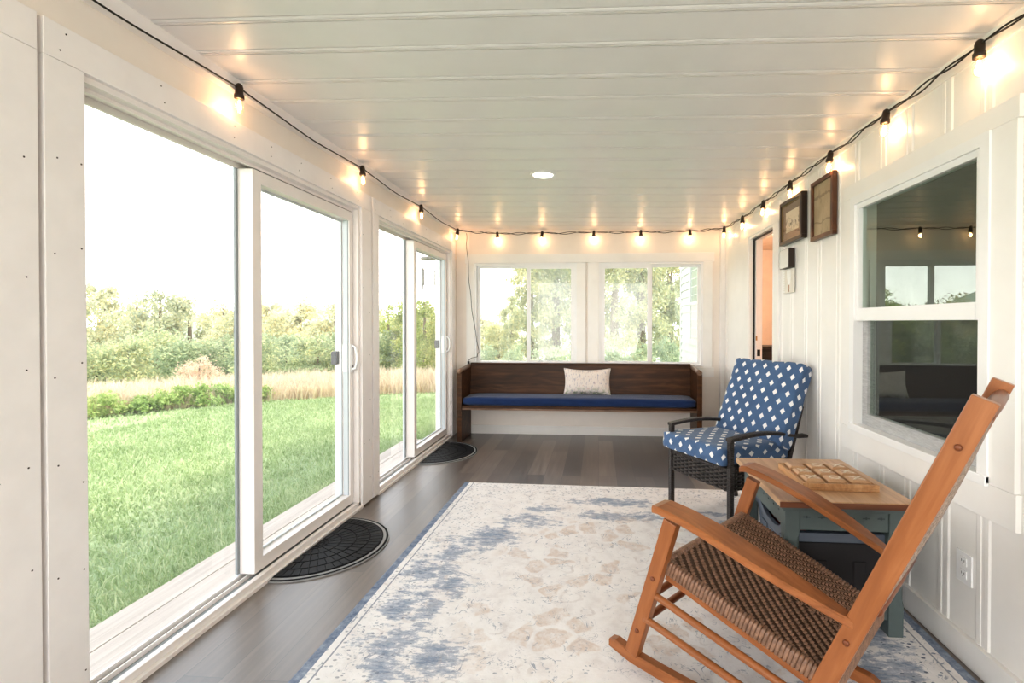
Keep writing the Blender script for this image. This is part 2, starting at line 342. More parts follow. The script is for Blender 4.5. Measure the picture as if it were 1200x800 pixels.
def lawn_mat():
    m, nt, b, out = new_mat('lawn_ground')
    v = coords(nt)
    f = noise(nt, v, 1.3, 6, .65); f2 = noise(nt, v, 24, 5, .7)
    c = ramp(nt, mth(nt, 'ADD', mth(nt, 'MULTIPLY', f, .5), mth(nt, 'MULTIPLY', f2, .5)), [(.32, (.30, .39, .20)), (.5, (.45, .55, .33)), (.68, (.60, .66, .46))])
    L(nt, c, b.inputs['Base Color']); b.inputs['Roughness'].default_value = .95; b.inputs['Specular IOR Level'].default_value = .05
    bump(nt, b, f2, .5, .03)
    return m
M['lawn'] = lawn_mat()

# ------------------------------------------------------------------ mesh helpers
class MB:
    def __init__(s): s.v = []; s.f = []; s.mi = []; s.cur = 0; s.smooth = []
    def add(s, vs, fs, smooth=False):
        o = len(s.v); s.v += [tuple(p) for p in vs]
        for f in fs: s.f.append([o+i for i in f]); s.mi.append(s.cur); s.smooth.append(smooth)
    def box(s, x0, x1, y0, y1, z0, z1, bev=0):
        x0, x1 = min(x0, x1), max(x0, x1); y0, y1 = min(y0, y1), max(y0, y1); z0, z1 = min(z0, z1), max(z0, z1)
        if bev <= 0:
            vs = [(x0,y0,z0),(x1,y0,z0),(x1,y1,z0),(x0,y1,z0),(x0,y0,z1),(x1,y0,z1),(x1,y1,z1),(x0,y1,z1)]
            s.add(vs, [(0,3,2,1),(4,5,6,7),(0,1,5,4),(1,2,6,5),(2,3,7,6),(3,0,4,7)]); return
        b = bmesh.new(); bmesh.ops.create_cube(b, size=1)
        for v in b.verts: v.co = Vector(((x0+x1)/2+v.co.x*(x1-x0), (y0+y1)/2+v.co.y*(y1-y0), (z0+z1)/2+v.co.z*(z1-z0)))
        bmesh.ops.bevel(b, geom=list(b.edges), offset=min(bev, .45*min(x1-x0, y1-y0, z1-z0)), segments=2, profile=.6, affect='EDGES')
        s.bm(b)
    def bm(s, b, smooth=False):
        b.verts.index_update()
        s.add([v.co[:] for v in b.verts], [[v.index for v in f.verts] for f in b.faces], smooth); b.free()
    def loft(s, rings, cap=True, smooth=False, closed=True):
        n = len(rings[0]); vs = [p for r in rings for p in r]; fs = []
        for i in range(len(rings)-1):
            for j in range(n if closed else n-1):
                a, b2 = i*n+j, i*n+(j+1) % n
                fs.append((a, b2, b2+n, a+n))
        if cap and closed: fs.append(tuple(range(n-1, -1, -1))); fs.append(tuple((len(rings)-1)*n+j for j in range(n)))
        s.add(vs, fs, smooth)
    def tube(s, path, r, n=6, cap=True, smooth=True):
        path = [Vector(p) for p in path]; rings = []
        up = Vector((0, 0, 1)); prev = None
        for i, p in enumerate(path):
            d = (path[min(i+1, len(path)-1)] - path[max(i-1, 0)])
            if d.length < 1e-9: d = Vector((0, 0, 1))
            d.normalize()
            if prev is None:
                a = d.cross(up) if abs(d.z) < .95 else d.cross(Vector((1, 0, 0)))
            else:
                a = prev - d * prev.dot(d)
                if a.length < 1e-6: a = d.cross(up)
            a.normalize(); prev = a; b2 = d.cross(a)
            rr = r[i] if isinstance(r, (list, tuple)) else r
            rings.append([p + (a*math.cos(t)+b2*math.sin(t))*rr for t in [2*PI*k/n for k in range(n)]])
        s.loft(rings, cap, smooth)
    def lathe(s, prof, c=(0,0,0), n=16, axis='z', smooth=True):
        rings = []
        for r, h in prof:
            ring = []
            for k in range(n):
                t = 2*PI*k/n; x, y = max(r, 1e-5)*math.cos(t), max(r, 1e-5)*math.sin(t)
                p = {'z': (x, y, h), 'x': (h, x, y), 'y': (y, h, x)}[axis]
                ring.append((p[0]+c[0], p[1]+c[1], p[2]+c[2]))
            rings.append(ring)
        s.loft(rings, True, smooth)
    def prism(s, poly, z0, z1, axes='xyz'):
        # extrude 2D polygon (a,b) along third axis
        def P(a, b, c): return {'xyz': (a, b, c), 'xzy': (a, c, b), 'yzx': (c, a, b)}[axes]
        n = len(poly)
        s.add([P(a, b, z0) for a, b in poly]+[P(a, b, z1) for a, b in poly],
              [tuple(range(n-1, -1, -1)), tuple(range(n, 2*n))]+[(i, (i+1) % n, n+(i+1) % n, n+i) for i in range(n)])
    def build(s, name, mats, parent=None, loc=None, rot=None, bevel=0, fixn=True):
        me = bpy.data.meshes.new(name); me.from_pydata(s.v, [], s.f)
        if not isinstance(mats, (list, tuple)): mats = [mats]
        for m in mats: me.materials.append(M[m] if isinstance(m, str) else m)
        me.polygons.foreach_set('material_index', s.mi)
        me.polygons.foreach_set('use_smooth', s.smooth)
        if fixn and len(s.f) < 20000:
            b = bmesh.new(); b.from_mesh(me); bmesh.ops.recalc_face_normals(b, faces=list(b.faces)); b.to_mesh(me); b.free()
        me.update()
        o = bpy.data.objects.new(name, me); COL.objects.link(o)
        if parent is not None: o.parent = parent
        if loc: o.location = loc
        if rot: o.rotation_euler = rot
        if bevel:
            md = o.modifiers.new('b', 'BEVEL'); md.width = bevel; md.segments = 2; md.limit_method = 'ANGLE'; md.angle_limit = .7
        return o
def tag(o, label, cat=None, group=None, kind=None):
    if label: o['label'] = label
    if cat: o['category'] = cat
    if group: o['group'] = group
    if kind: o['kind'] = kind
    return o
def thing(name, label, cat, loc=(0,0,0), rz=0, group=None, kind=None):
    o = bpy.data.objects.new(name, None); COL.objects.link(o); o.empty_display_size = .1
    o.location = loc; o.rotation_euler = (0, 0, rz)
    return tag(o, label, cat, group, kind)
def struct(o, label=None):
    o['kind'] = 'structure'
    if label: o['label'] = label
    return o
def beam(name, p0, p1, w, t, mat, parent, side=(0, 0, 1), bev=.003, taper=None):
    """board from p0 to p1 in parent space; w along 'side' (made perpendicular), t along the third axis. Grain runs along local X."""
    p0, p1 = Vector(p0), Vector(p1); d = p1-p0; ln = d.length; d.normalize()
    sd = Vector(side); sd = (sd - d*sd.dot(d)).normalized(); th = d.cross(sd)
    mb = MB(); mb.box(0, ln, -w/2, w/2, -t/2, t/2, bev)
    o = mb.build(name, mat, parent)
    mat4 = Matrix((d, sd, th)).transposed().to_4x4(); mat4.translation = p0
    o.matrix_basis = mat4
    return o
def rod(name, p0, p1, r, mat, parent, n=10):
    p0, p1 = Vector(p0), Vector(p1); d = p1-p0; ln = d.length
    mb = MB(); mb.lathe([(r*.85, 0), (r, .01), (r*1.08, ln*.5), (r, ln-.01), (r*.85, ln)], n=n, axis='x')
    o = mb.build(name, mat, parent); d.normalize()
    a = d.cross(Vector((0, 0, 1))).normalized(); b2 = d.cross(a)
    m4 = Matrix((d, a, b2)).transposed().to_4x4(); m4.translation = p0; o.matrix_basis = m4
    return o
def cushion(name, w, d, h, r, crown, mat, parent, n=16, sag=0, seed=0, wr=.004):
    b = bmesh.new(); bmesh.ops.create_cube(b, size=2)
    bmesh.ops.subdivide_edges(b, edges=list(b.edges), cuts=n, use_grid_fill=True)
    uvl = b.loops.layers.uv.new('UVMap')
    hw, hd, hh = w/2, d/2, h/2
    rnd = random.Random(seed)
    for f in b.faces:
        nn = f.normal
        for lp in f.loops:
            x, y, z = lp.vert.co.x*hw, lp.vert.co.y*hd, lp.vert.co.z*hh
            if abs(nn.z) > .9: uv = (x, y) if nn.z > 0 else (x, -y)
            elif abs(nn.y) > .9: uv = (x, (hd + hh - z)*(1 if nn.y > 0 else -1))
            else: uv = ((hw + hh - z)*(1 if nn.x > 0 else -1), y)
            lp[uvl].uv = uv
    ph = [rnd.uniform(0, 6) for _ in range(6)]
    for v in b.verts:
        x, y, z = v.co
        p = Vector((x*hw, y*hd, z*hh)); q = Vector((max(-hw+r, min(hw-r, p.x)), max(-hd+r, min(hd-r, p.y)), max(-hh+r, min(hh-r, p.z))))
        e = p-q
        if e.length > 1e-6:
            m = max(abs(e.x), abs(e.y), abs(e.z)); e = e.normalized()*m
        p = q+e
        c = (1-x*x)*(1-y*y)
        p.z += crown*c*(1 if z > 0 else -.3)*abs(z)
        p.z -= sag*c
        p.y += wr*math.sin(9*x+ph[0]+4*z)*(abs(y) > .95); p.x += wr*math.sin(9*y+ph[1]+4*z)*(abs(x) > .95)
        p.z += wr*.7*math.sin(7*x+5*y+ph[2])*math.sin(6*y-3*x+ph[3])
        v.co = p
    me = bpy.data.meshes.new(name); b.to_mesh(me); b.free()
    for pl in me.polygons: pl.use_smooth = True
    me.materials.append(M[mat])
    o = bpy.data.objects.new(name, me); COL.objects.link(o); o.parent = parent
    return o

# ------------------------------------------------------------------ room dimensions (metres; camera stands at x=0,y=0)
XW = -1.668      # left wall plane
XC = -1.646      # face of the casing boards
XR = 1.412       # right wall plane
YB = 5.61        # back wall
Y0 = -2.0
def zc(x): return 2.393 - .0185*(x+1.62)     # gently sloping porch ceiling

# floor
mb = MB(); mb.box(-1.80, 1.60, Y0, YB+.1, -.06, 0)
struct(mb.build('floor', 'floor'), 'grey-brown wood plank porch floor')

# ceiling: panels with raised double ribs running across the room
mb = MB()
prof = []
y = Y0; k = 0
base = 1.6767
ys = []
yy = base
pat = [.2385, .2005]
while yy < YB+.3: ys.append(yy); yy += pat[len(ys) % 2]
yy = base; i = 0
while yy > Y0-.3:
    yy -= pat[i % 2]; i += 1; ys.append(yy)
ys.sort()
pts = [(Y0, 0.0)]
for c in ys:
    if c-.03 < Y0 or c+.03 > YB+.08: continue
    pts += [(c-.022, 0), (c-.0212, .012), (c-.0158, .012), (c-.015, -.001), (c-.004, -.003), (c-.0034, .008), (c-.0006, .008), (c, -.003), (c+.013, -.001), (c+.0138, .012), (c+.0192, .012), (c+.020, 0)]
pts.append((YB+.08, 0))
xa, xb = -1.72, 1.47
vs = []; fs = []
for (yv, dz) in pts: vs += [(xa, yv, zc(xa)+dz), (xb, yv, zc(xb)+dz)]
for i in range(len(pts)-1): fs.append((2*i, 2*i+1, 2*i+3, 2*i+2))
mb.add(vs, fs)
mb.add([(xa, Y0, zc(xa)+.06), (xb, Y0, zc(xb)+.06), (xb, YB+.08, zc(xb)+.06), (xa, YB+.08, zc(xa)+.06)], [(0, 1, 2, 3)])
struct(mb.build('ceiling', 'ceil', fixn=False), 'white ribbed metal panel ceiling')
mb = MB(); mb.box(-2.12, 3.2, Y0-.2, YB+.3, 2.47, 2.6)
struct(mb.build('roof', 'trim'), 'porch roof')
# frieze boards under the ceiling
mb = MB(); mb.box(XW, -1.622, Y0, YB, 2.338, 2.40); struct(mb.build('trim_1', 'trim'), 'white frieze board along the door wall')
mb = MB()
mb.loft([[(1.388, yv, zc(1.388)+.002), (1.42, yv, zc(1.42)+.002), (1.42, yv, 2.282), (1.402, yv, 2.282)] for yv in (Y0, YB)])
struct(mb.build('trim_2', 'trim_r'), 'white crown strip along the siding wall')

# ---- left wall with three door openings
D1 = (1.45, 3.29); D2 = (3.545, 5.385); D0 = (-.64, 1.20)
ZT = 2.10      # casing line
ZW = 2.19      # rough opening
mb = MB()
xo = -1.83
mb.box(xo, XW, Y0, YB+.15, ZW, 2.44)
prev = Y0
for a, b2 in (D0, D1, D2):
    mb.box(xo, XW, prev, a-.04, -.09, ZW); prev = b2
mb.box(xo, XW, prev, YB+.15, -.09, ZW)
struct(mb.build('wall_left', 'wall'), 'cream wall around the sliding doors')

def casing(n, a, b2, lw, rw, label):
    mb = MB()
    top = 2.211
    mb.box(XW, XC, a-lw, b2+rw, ZT, top, .002)
    mb.box(XW, XC, a-lw, a+.004, .012, ZT-.0008, .002)
    mb.box(XW, XC, b2-.004, b2+rw, .012, ZT-.0008, .002)
    mb.cur = 1
    rnd = random.Random(n)
    def nail(yv, zv):
        q = MB(); mb.lathe([(.0028, -.001), (.0028, .0006)], (XC, yv, zv), 6, 'x', False)
    for xx in (a-lw*.75, a-.012, b2+.014, b2+rw*.75):
        z0 = .18
        while z0 < 2.1:
            nail(xx+rnd.uniform(-.006, .006), z0); z0 += rnd.uniform(.26, .40)
    yv = a-lw*.6
    while yv < b2+rw:
        nail(yv, 2.13+rnd.uniform(-.006, .006)); nail(yv+rnd.uniform(-.02, .02), 2.185+rnd.uniform(-.006, .006)); yv += rnd.uniform(.22, .36)
    return struct(mb.build('trim_%d' % n, ['trim', 'nail']), label)
casing(3, *D1, .112, .14, 'white board casing of the nearer sliding door')
casing(4, *D2, .092, .105, 'white board casing of the farther sliding door')
casing(5, *D0, .12, .122, 'white board casing at the near end of the wall')

def door(n, a, b2, label):
    root = thing('door_%d' % n, label, 'door', (0, a, 0)); root['kind'] = 'structure'
    W = b2-a
    f = MB()
    f.box(-1.832, XW+.001, -.039, -.006, -.085, ZW-.001); f.box(-1.832, XC-.016, W-.028, W, -.085, ZW-.001)      # jambs
    f.box(-1.832, XW+.001, -.006, W-.028, ZW-.03, ZW-.001)
    f.box(-1.700, XC-.018, -.006, W-.028, ZT-.022, ZW-.03); f.box(-1.712, -1.700, -.006, W-.028, ZT-.038, ZW-.03); f.box(-1.790, -1.778, -.006, W-.028, 2.058, ZW-.03)
    f.box(-1.778, -1.712, -.006, W-.028, 2.085, ZW-.03)
    # stepped sill with tracks
    f.box(-1.780, XC+.002, -.006, W, -.085, .018, .002); f.box(-1.846, -1.780, -.006, W, -.085, -.022)
    f.box(-1.690, -1.662, -.006, W, .018, .046, .003)
    f.box(-1.780, -1.692, -.006, W, .018, .024)
    f.box(-1.742, -1.736, .0, W-.03, .024, .044); f.box(-1.778, -1.772, .0, W-.03, .024, .044); f.box(-1.802, -1.796, .0, W-.03, -.022, -.008); f.box(-1.838, -1.833, .0, W-.03, -.022, -.006)
    f.cur = 1
    f.box(-1.732, -1.712, .0, W-.03, .024, .027); f.box(-1.768, -1.748, .0, W-.03, .024, .027)
    f.build('door_frame', ['vinylwarm', 'rubbergap'], root)
    z0, z1 = .050, 2.058
    # fixed outer panel (near end)
    def panel(nm, ya, yb2, xf, xbk, st, gx, z0, z1, rail, st2=None):
        p = MB(); st2 = st2 or st
        for (y0, y1, q0, q1) in ((ya, ya+st, z0, z1), (yb2-st2, yb2, z0, z1), (ya+st, yb2-st2, z1-rail, z1), (ya+st, yb2-st2, z0, z0+rail)):
            p.box(xbk, xf, y0, y1, q0, q1)
        # glazing stops round the pane
        p.cur = 1
        s2 = .010
        for (y0, y1, q0, q1) in ((ya+st, ya+st+s2, z0+rail, z1-rail), (yb2-st2-s2, yb2-st2, z0+rail, z1-rail), (ya+st+s2, yb2-st2-s2, z1-rail-s2, z1-rail), (ya+st+s2, yb2-st2-s2, z0+rail, z0+rail+s2)):
            p.box(gx-.010, gx+.004, y0, y1, q0, q1)
        o = p.build(nm, ['vinyl' if nm == 'fixed_panel' else 'vinylwarm', 'vinylblue'], root)
        if st2 != st:
            q = MB(); q.box(-1.7145, -1.709, yb2-st2-.003, yb2-st2-.0002, z0+rail, z1-rail); q.cur = 1; q.box(-1.746, -1.7145, yb2-st2-.003, yb2-st2-.0002, z0+rail, z1-rail); q.build('stile_shading', ['rubbergap', 'vinylblue'], o)  # cover strips in darker tones, so the sky-lit stile side looks shaded
        g = MB(); g.add([(gx, ya+st, z0+rail), (gx, yb2-st2, z0+rail), (gx, yb2-st2, z1-rail), (gx, ya+st, z1-rail)], [(0, 1, 2, 3)])
        g.build('glass_pane', 'glass', o)
        return o
    panel('fixed_panel', -.005, .935, -1.791, -1.828, .055, -1.812, -.021, ZW-.031, .03)
    sp = panel('sliding_panel', .835, W-.032, -1.700, -1.778, .060, -1.757, .050, 2.056, .062, .042)
    # interlock strip and rollers
    q = MB(); q.box(-1.790, -1.779, .82, .842, .05, 2.06); q.build('interlock', 'rubbergap', sp)
    yh = W-.064
    h = MB(); h.box(-1.699, -1.694, yh-.006, yh+.028, .955, 1.150, .002)
    pth = [(-1.696, yh+.011, .975), (-1.672, yh+.011, .985), (-1.662, yh+.011, 1.02), (-1.659, yh+.011, 1.055), (-1.662, yh+.011, 1.09), (-1.672, yh+.011, 1.128), (-1.696, yh+.011, 1.138)]
    h.tube(pth, [.010, .0095, .009, .009, .009, .0095, .010], 8)
    tag(h.build('handle', 'vinyl', sp), 'white bow pull handle')
    lt = MB(); lt.box(-1.699, -1.690, yh+.004, yh+.02, .985, 1.005, .003); lt.build('latch_lever', 'greymetal', sp)
    oh = MB(); oh.box(-1.822, -1.779, yh-.035, yh+.02, 1.01, 1.10, .008); tag(oh.build('outer_handle', 'darkgrey', sp), 'dark grey outer handle seen through the glass')
    ip = MB(); ip.box(-1.752, -1.72, yh-.0145, yh-.0115, .96, 1.15); ip.build('handle_plate', 'vinyl', sp)
    return root
door(1, *D1, 'nearer white double sliding glass door looking on the lawn')
door(2, *D2, 'farther white double sliding glass door beside the pew')
door(4, *D0, 'sliding glass door beside the camera')

# ---- back wall with two windows
W1 = (-1.45, -.25); W2 = (.0, 1.18); WZ = (.80, 1.985)
yo = YB+.14
mb = MB()
mb.box(-1.9, 1.55, YB, yo, -.05, WZ[0]); mb.box(-1.9, 1.55, YB, yo, WZ[1], 2.44)
mb.box(-1.9, W1[0], YB, yo, *WZ); mb.box(W1[1], W2[0], YB, yo, *WZ); mb.box(W2[1], 1.55, YB, yo, *WZ)
struct(mb.build('wall_back', 'wall'), 'cream end wall behind the pew')
yc = YB-.02
mb = MB(); mb.box(-1.558, 1.298, yc-.004, YB, 1.986, 2.090, .002); struct(mb.build('trim_6', 'trim_r'), 'long white head board over both back windows')
mb = MB(); mb.box(W1[0]-.095, W1[0]+.003, yc, YB, .792, 1.9855, .002); mb.box(W1[1]-.003, -.149, yc, YB, .792, 1.9855, .002); struct(mb.build('trim_7', 'trim_r'), 'side casing of the left back window')
mb = MB(); mb.box(-.124, W2[0]+.003, yc, YB, .792, 1.9855, .002); mb.box(W2[1]-.003, 1.276, yc, YB, .792, 1.9855, .002); struct(mb.build('trim_8', 'trim_r'), 'side casing of the right back window')
mb = MB(); mb.box(-1.558, 1.298, yc-.004, YB, .684, .7915, .002); struct(mb.build('trim_9', 'trim_r'), 'apron board under the back windows')
mb = MB(); mb.box(XW, XR, YB-.016, YB, 0, .098, .003); struct(mb.build('baseboard_back', 'trim_r'), 'white baseboard under the pew')
mb = MB(); mb.box(1.362, XR, YB-.05, YB, .0, 2.33, .002); struct(mb.build('trim_10', 'trim_r'), 'corner board between end wall and siding wall')

def slider(n, a, b2, halves, label):
    root = thing('window_%d' % n, label, 'window', (0, 0, 0)); root['kind'] = 'structure'
    z0, z1 = WZ
    f = MB(); t = .024; fa, fb = YB-.012, YB+.085
    f.box(a, a+t, fa, fb, z0, z1); f.box(b2-t, b2, fa, fb, z0, z1); f.box(a+t, b2-t, fa, fb, z0, z0+t); f.box(a+t, b2-t, fa, fb, z1-t, z1)
    f.build('window_frame', 'vinyl', root)
    for (ya, yb2, y0, st, nm) in halves:
        p = MB()
        p.box(ya, ya+st, y0, y0+.03, z0+t, z1-t); p.box(yb2-st, yb2, y0, y0+.03, z0+t, z1-t)
        p.box(ya+st, yb2-st, y0, y0+.03, z0+t, z0+t+st*.7); p.box(ya+st, yb2-st, y0, y0+.03, z1-t-st*.9, z1-t)
        o = p.build(nm, 'vinyl', root)
        g = MB(); yg = y0+.02
        g.add([(ya+st, yg, z0+t), (yb2-st, yg, z0+t), (yb2-st, yg, z1-t), (ya+st, yg, z1-t)], [(0, 1, 2, 3)])
        g.build('glass_pane', 'glassh' if y0 < YB else 'glassw', o)
    return root
slider(1, *W1, [(-1.425, -.80, YB+.03, .034, 'sash'), (-.835, -.275, YB-.002, .045, 'sash')], 'left back window above the pew')
slider(2, *W2, [(.024, .60, YB-.002, .046, 'sash'), (.58, 1.156, YB+.035, .032, 'sash')], 'right back window above the pew')

# ---- right wall: grooved board siding with door and window openings
HD = (4.02, 4.66); HZ = 2.09
RW = (1.84, 2.80); RZ = (.725, 1.985)
mb = MB(); xo = XR+.11
def rwall(y0, y1, z0, z1): mb.box(XR, xo, y0, y1, z0, z1)
rwall(Y0, RW[0], -.05, 2.44); rwall(RW[0], RW[1], -.05, RZ[0]); rwall(RW[0], RW[1], RZ[1], 2.44)
rwall(RW[1], HD[0], -.05, 2.44); rwall(HD[0], HD[1], HZ, 2.44); rwall(HD[1], YB+.1, -.05, 2.44)
# raised battens
bt = []; yy = 1.885; i = 0
while yy < YB-.05: bt.append(yy); yy += (.205, .245)[i % 2]; i += 1
yy = 1.885; i = 0
while yy > Y0+.1: yy -= (.245, .205)[i % 2]; i += 1; bt.append(yy)
for c in bt:
    def bat(z0, z1):
        hw, t = .027, .0045
        mb.loft([[(XR+.001, c-hw-.009, z), (XR-t, c-hw, z), (XR-t, c-.010, z), (XR-t+.0025, c-.006, z), (XR-t+.0025, c+.006, z), (XR-t, c+.010, z), (XR-t, c+hw, z), (XR+.001, c+hw+.009, z)] for z in (z0, z1)])
    if RW[0]-.06 < c < RW[1]+.06: bat(.1, RZ[0]-.1); bat(RZ[1]+.05, 2.30)
    elif HD[0]-.06 < c < HD[1]+.06: bat(HZ+.1, 2.30)
    else: bat(.1, 2.30)
struct(mb.build('wall_right', 'wall_r'), 'white vertical board siding wall')
mb = MB(); mb.box(XR-.022, XR, Y0, HD[0]-.12, 0, .105, .003); struct(mb.build('baseboard_right', 'trim_r'), 'white baseboard under the siding wall')
mb = MB(); mb.box(XR-.022, XR, HD[1]+.6, YB-.055, 0, .105, .003); struct(mb.build('baseboard_far', 'trim_r'), 'white baseboard past the hall door')
# window casing
xk = XR-.020
mb = MB()
mb.box(xk, XR, RW[0]-.115, RW[1]+.09, 1.985, 2.062, .002); mb.box(xk, XR, RW[0]-.115, RW[1]+.09, .595, .722, .002)
mb.box(xk, XR, RW[0]-.108, RW[0]+.002, .7225, 1.9845, .002); mb.box(xk, XR, RW[1]-.002, RW[1]+.085, .7225, 1.9845, .002)
struct(mb.build('trim_11', 'trim_r'), 'white casing round the siding wall window')
win = thing('window_3', 'white double-hung window in the siding wall with dark reflecting panes', 'window'); win['kind'] = 'structure'
f = MB(); a, b2 = RW; z0, z1 = RZ; t = .045
f.box(XR-.028, XR+.09, a, a+t, z0, z1); f.box(XR-.028, XR+.09, b2-t, b2, z0, z1); f.box(XR-.028, XR+.09, a+t, b2-t, z1-t, z1); f.box(XR-.034, XR+.09, a, b2, z0-.012, z0+.025, .003)
f.build('window_frame', 'vinyl', win)
p = MB(); s = .027; a1, b1 = a+t, b2-t; zm = 1.34
p.box(XR-.016, XR+.018, a1, a1+s, zm-.03, z1-t); p.box(XR-.016, XR+.018, b1-s, b1, zm-.03, z1-t); p.box(XR-.016, XR+.018, a1+s, b1-s, z1-t-s, z1-t); p.box(XR-.018, XR+.018, a1+s, b1-s, zm-.03, zm+.037)
up = p.build('upper_sash', 'vinyl', win)
g = MB(); g.add([(XR+.004, a1+s, zm+.03), (XR+.004, b1-s, zm+.03), (XR+.004, b1-s, z1-t-s), (XR+.004, a1+s, z1-t-s)], [(0, 1, 2, 3)]); g.build('glass_pane', 'glassd', up)
p = MB(); s = .040
p.box(XR+.024, XR+.056, a1, a1+s, z0+.025, zm+.02); p.box(XR+.024, XR+.056, b1-s, b1, z0+.025, zm+.02); p.box(XR+.024, XR+.056, a1+s, b1-s, zm-.02, zm+.02); p.box(XR+.024, XR+.056, a1+s, b1-s, z0+.025, z0+.085)
lo = p.build('lower_sash', 'vinyl', win)
g = MB(); g.add([(XR+.040, a1+s, z0+.08), (XR+.040, b1-s, z0+.08), (XR+.040, b1-s, zm), (XR+.040, a1+s, zm)], [(0, 1, 2, 3)]); g.build('glass_pane', 'glassd', lo)
def screen_mat():
    m, nt, b, out = new_mat('grey_insect_screen')
    tr = nt.nodes.new('ShaderNodeBsdfTransparent'); d = nt.nodes.new('ShaderNodeBsdfDiffuse'); d.inputs[0].default_value = (.10, .10, .105, 1)
    mx = nt.nodes.new('ShaderNodeMixShader')
    f = noise(nt, coords(nt, scale=(1, 25, 220)), 1.0, 2)
    L(nt, ramp(nt, f, [(.3, .20), (.7, .36)]), mx.inputs[0])
    L(nt, tr.outputs[0], mx.inputs[1]); L(nt, d.outputs[0], mx.inputs[2]); L(nt, mx.outputs[0], out.inputs[0]); return m
M['screen'] = screen_mat()
g = MB(); g.add([(XR+.020, a1, z0+.025), (XR+.020, b1, z0+.025), (XR+.020, b1, zm-.03), (XR+.020, a1, zm-.03)], [(0, 1, 2, 3)]); g.build('insect_screen', 'screen', win)
# room behind that window; being unlit is put into its near-black colour
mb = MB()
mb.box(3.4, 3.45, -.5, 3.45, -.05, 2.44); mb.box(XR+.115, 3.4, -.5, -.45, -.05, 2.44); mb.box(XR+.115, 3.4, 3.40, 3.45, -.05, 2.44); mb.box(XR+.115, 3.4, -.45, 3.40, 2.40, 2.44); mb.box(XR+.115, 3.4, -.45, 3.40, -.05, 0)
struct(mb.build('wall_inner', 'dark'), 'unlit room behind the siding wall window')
# hall behind the open door
for nm, bx in (('wall_hall_east', (2.9, 2.95, 3.46, 7.4, -.05, 2.44)), ('wall_hall_near', (XR+.115, 2.9, 3.46, 3.50, -.05, 2.44)), ('wall_hall_far', (XR+.115, 2.9, 7.36, 7.4, -.05, 2.44)), ('ceiling_hall', (XR+.115, 2.9, 3.50, 7.36, 2.36, 2.44)), ('floor_hall', (XR+.115, 2.9, 3.50, 7.36, -.05, 0)), ('wall_hall_west', (1.50, XR+.115, YB+.145, 7.4, -.05, 2.44))):
    mb = MB(); mb.box(*bx); struct(mb.build(nm, 'peach'), 'peach painted hall beyond the open door')
# hall door casing + jambs
mb = MB(); z1 = 2.275
mb.box(xk, XR, HD[0]-.125, HD[0]+.002, 0, HZ-.0008, .002); mb.box(xk, XR, HD[1]-.002, HD[1]+.60, 0, HZ-.0008, .002); mb.box(xk, XR, HD[0]-.135, HD[1]+.14, HZ, z1-.03, .002)
struct(mb.build('trim_12', 'trim_r'), 'white casing round the hall door')
dr = thing('door_3', 'white hall doorway standing open to a peach coloured hall', 'door'); dr['kind'] = 'structure'
f = MB()
f.box(XR-.012, XR+.10, HD[0], HD[0]+.02, 0, HZ); f.box(XR-.012, XR+.10, HD[1]-.02, HD[1], 0, HZ); f.box(XR-.012, XR+.10, HD[0]+.02, HD[1]-.02, HZ-.02, HZ)
f.cur = 1
f.box(XR+.018, XR+.030, HD[1]-.034, HD[1]-.02, 0.02, HZ-.02); f.box(XR+.018, XR+.03, HD[0]+.02, HD[1]-.034, HZ-.034, HZ-.02)
f.build('door_frame', ['trim_r', 'black'], dr)
f = MB(); f.box(XR+.034, XR+.090, HD[1]-.062, HD[1]-.021, .02, HZ-.022, .002)
leaf = tag(f.build('door_leaf', 'vinylwarm', dr), 'white door edge')
f = MB(); f.box(XR+.045, XR+.072, HD[1]-.066, HD[1]-.0615, .99, 1.05, .001); f.build('latch_plate', 'latch', leaf)
f = MB(); f.box(XR+.032, XR+.045, HD[1]-.066, HD[1]-.0615, 1.135, 1.175, .001); f.build('deadbolt', 'brass', leaf)

# ------------------------------------------------------------------ string lights
sl = thing('string_lights', 'black cord of clear edison bulbs strung round three sides under the ceiling', 'string lights', (0, 0, 0))
LB = [(-1.605, .94), (-1.605, 2.075), (-1.605, 3.214), (-1.605, 4.312), (-1.60, 5.43)]
BBk = [(-1.168, 5.56), (-.652, 5.56), (-.056, 5.56), (.474, 5.56), (1.022, 5.56)]
RB = [(1.352, 5.38), (1.365, 4.754), (1.365, 4.168), (1.365, 3.599), (1.365, 2.997), (1.365, 2.436), (1.365, 1.862), (1.365, 1.29), (1.365, .7)]
ZS = {}
pts3 = [(x, y, 2.325) for x, y in LB] + [(x, y, 2.306) for x, y in BBk] + [(x, y, 2.278 if i else 2.30) for i, (x, y) in enumerate(RB)]
nL, nB = len(LB), len(BBk)
rnd = random.Random(3)
def cordpath(p, q, sag, ph, amp):
    p, q = Vector(p), Vector(q); out = []
    for i in range(25):
        t = i/24; c = p.lerp(q, t); c.z -= sag*4*t*(1-t)
        e = math.sin(PI*t)
        c.z += amp*math.sin(3*PI*t+ph)*e; 
        out.append(c)
    return out
cm = MB()
allp = [(-1.61, -.3, 2.335)] + pts3
for i in range(len(allp)-1):
    p, q = Vector(allp[i]), Vector(allp[i+1])
    p.z += .022 if i else 0; q.z += .022
    onleft = i < nL
    if onleft: cm.tube(cordpath(p, q, .020, 0, .004), .0036, 6)
    else:
        cm.tube(cordpath(p, q, .008, rnd.uniform(0, 1), .013), .0034, 6)
        ph = rnd.uniform(2.4, 3.6)
        cm.tube(cordpath(p, q, .006, ph, .012), .0034, 6)
cm.build('cord', 'cord', sl)
smb = MB(); smb.lathe([(.006, .040), (.013, .034), (.0165, .022), (.0165, -.006), (.0205, -.010), (.0205, -.026), (.0175, -.028)], n=14)
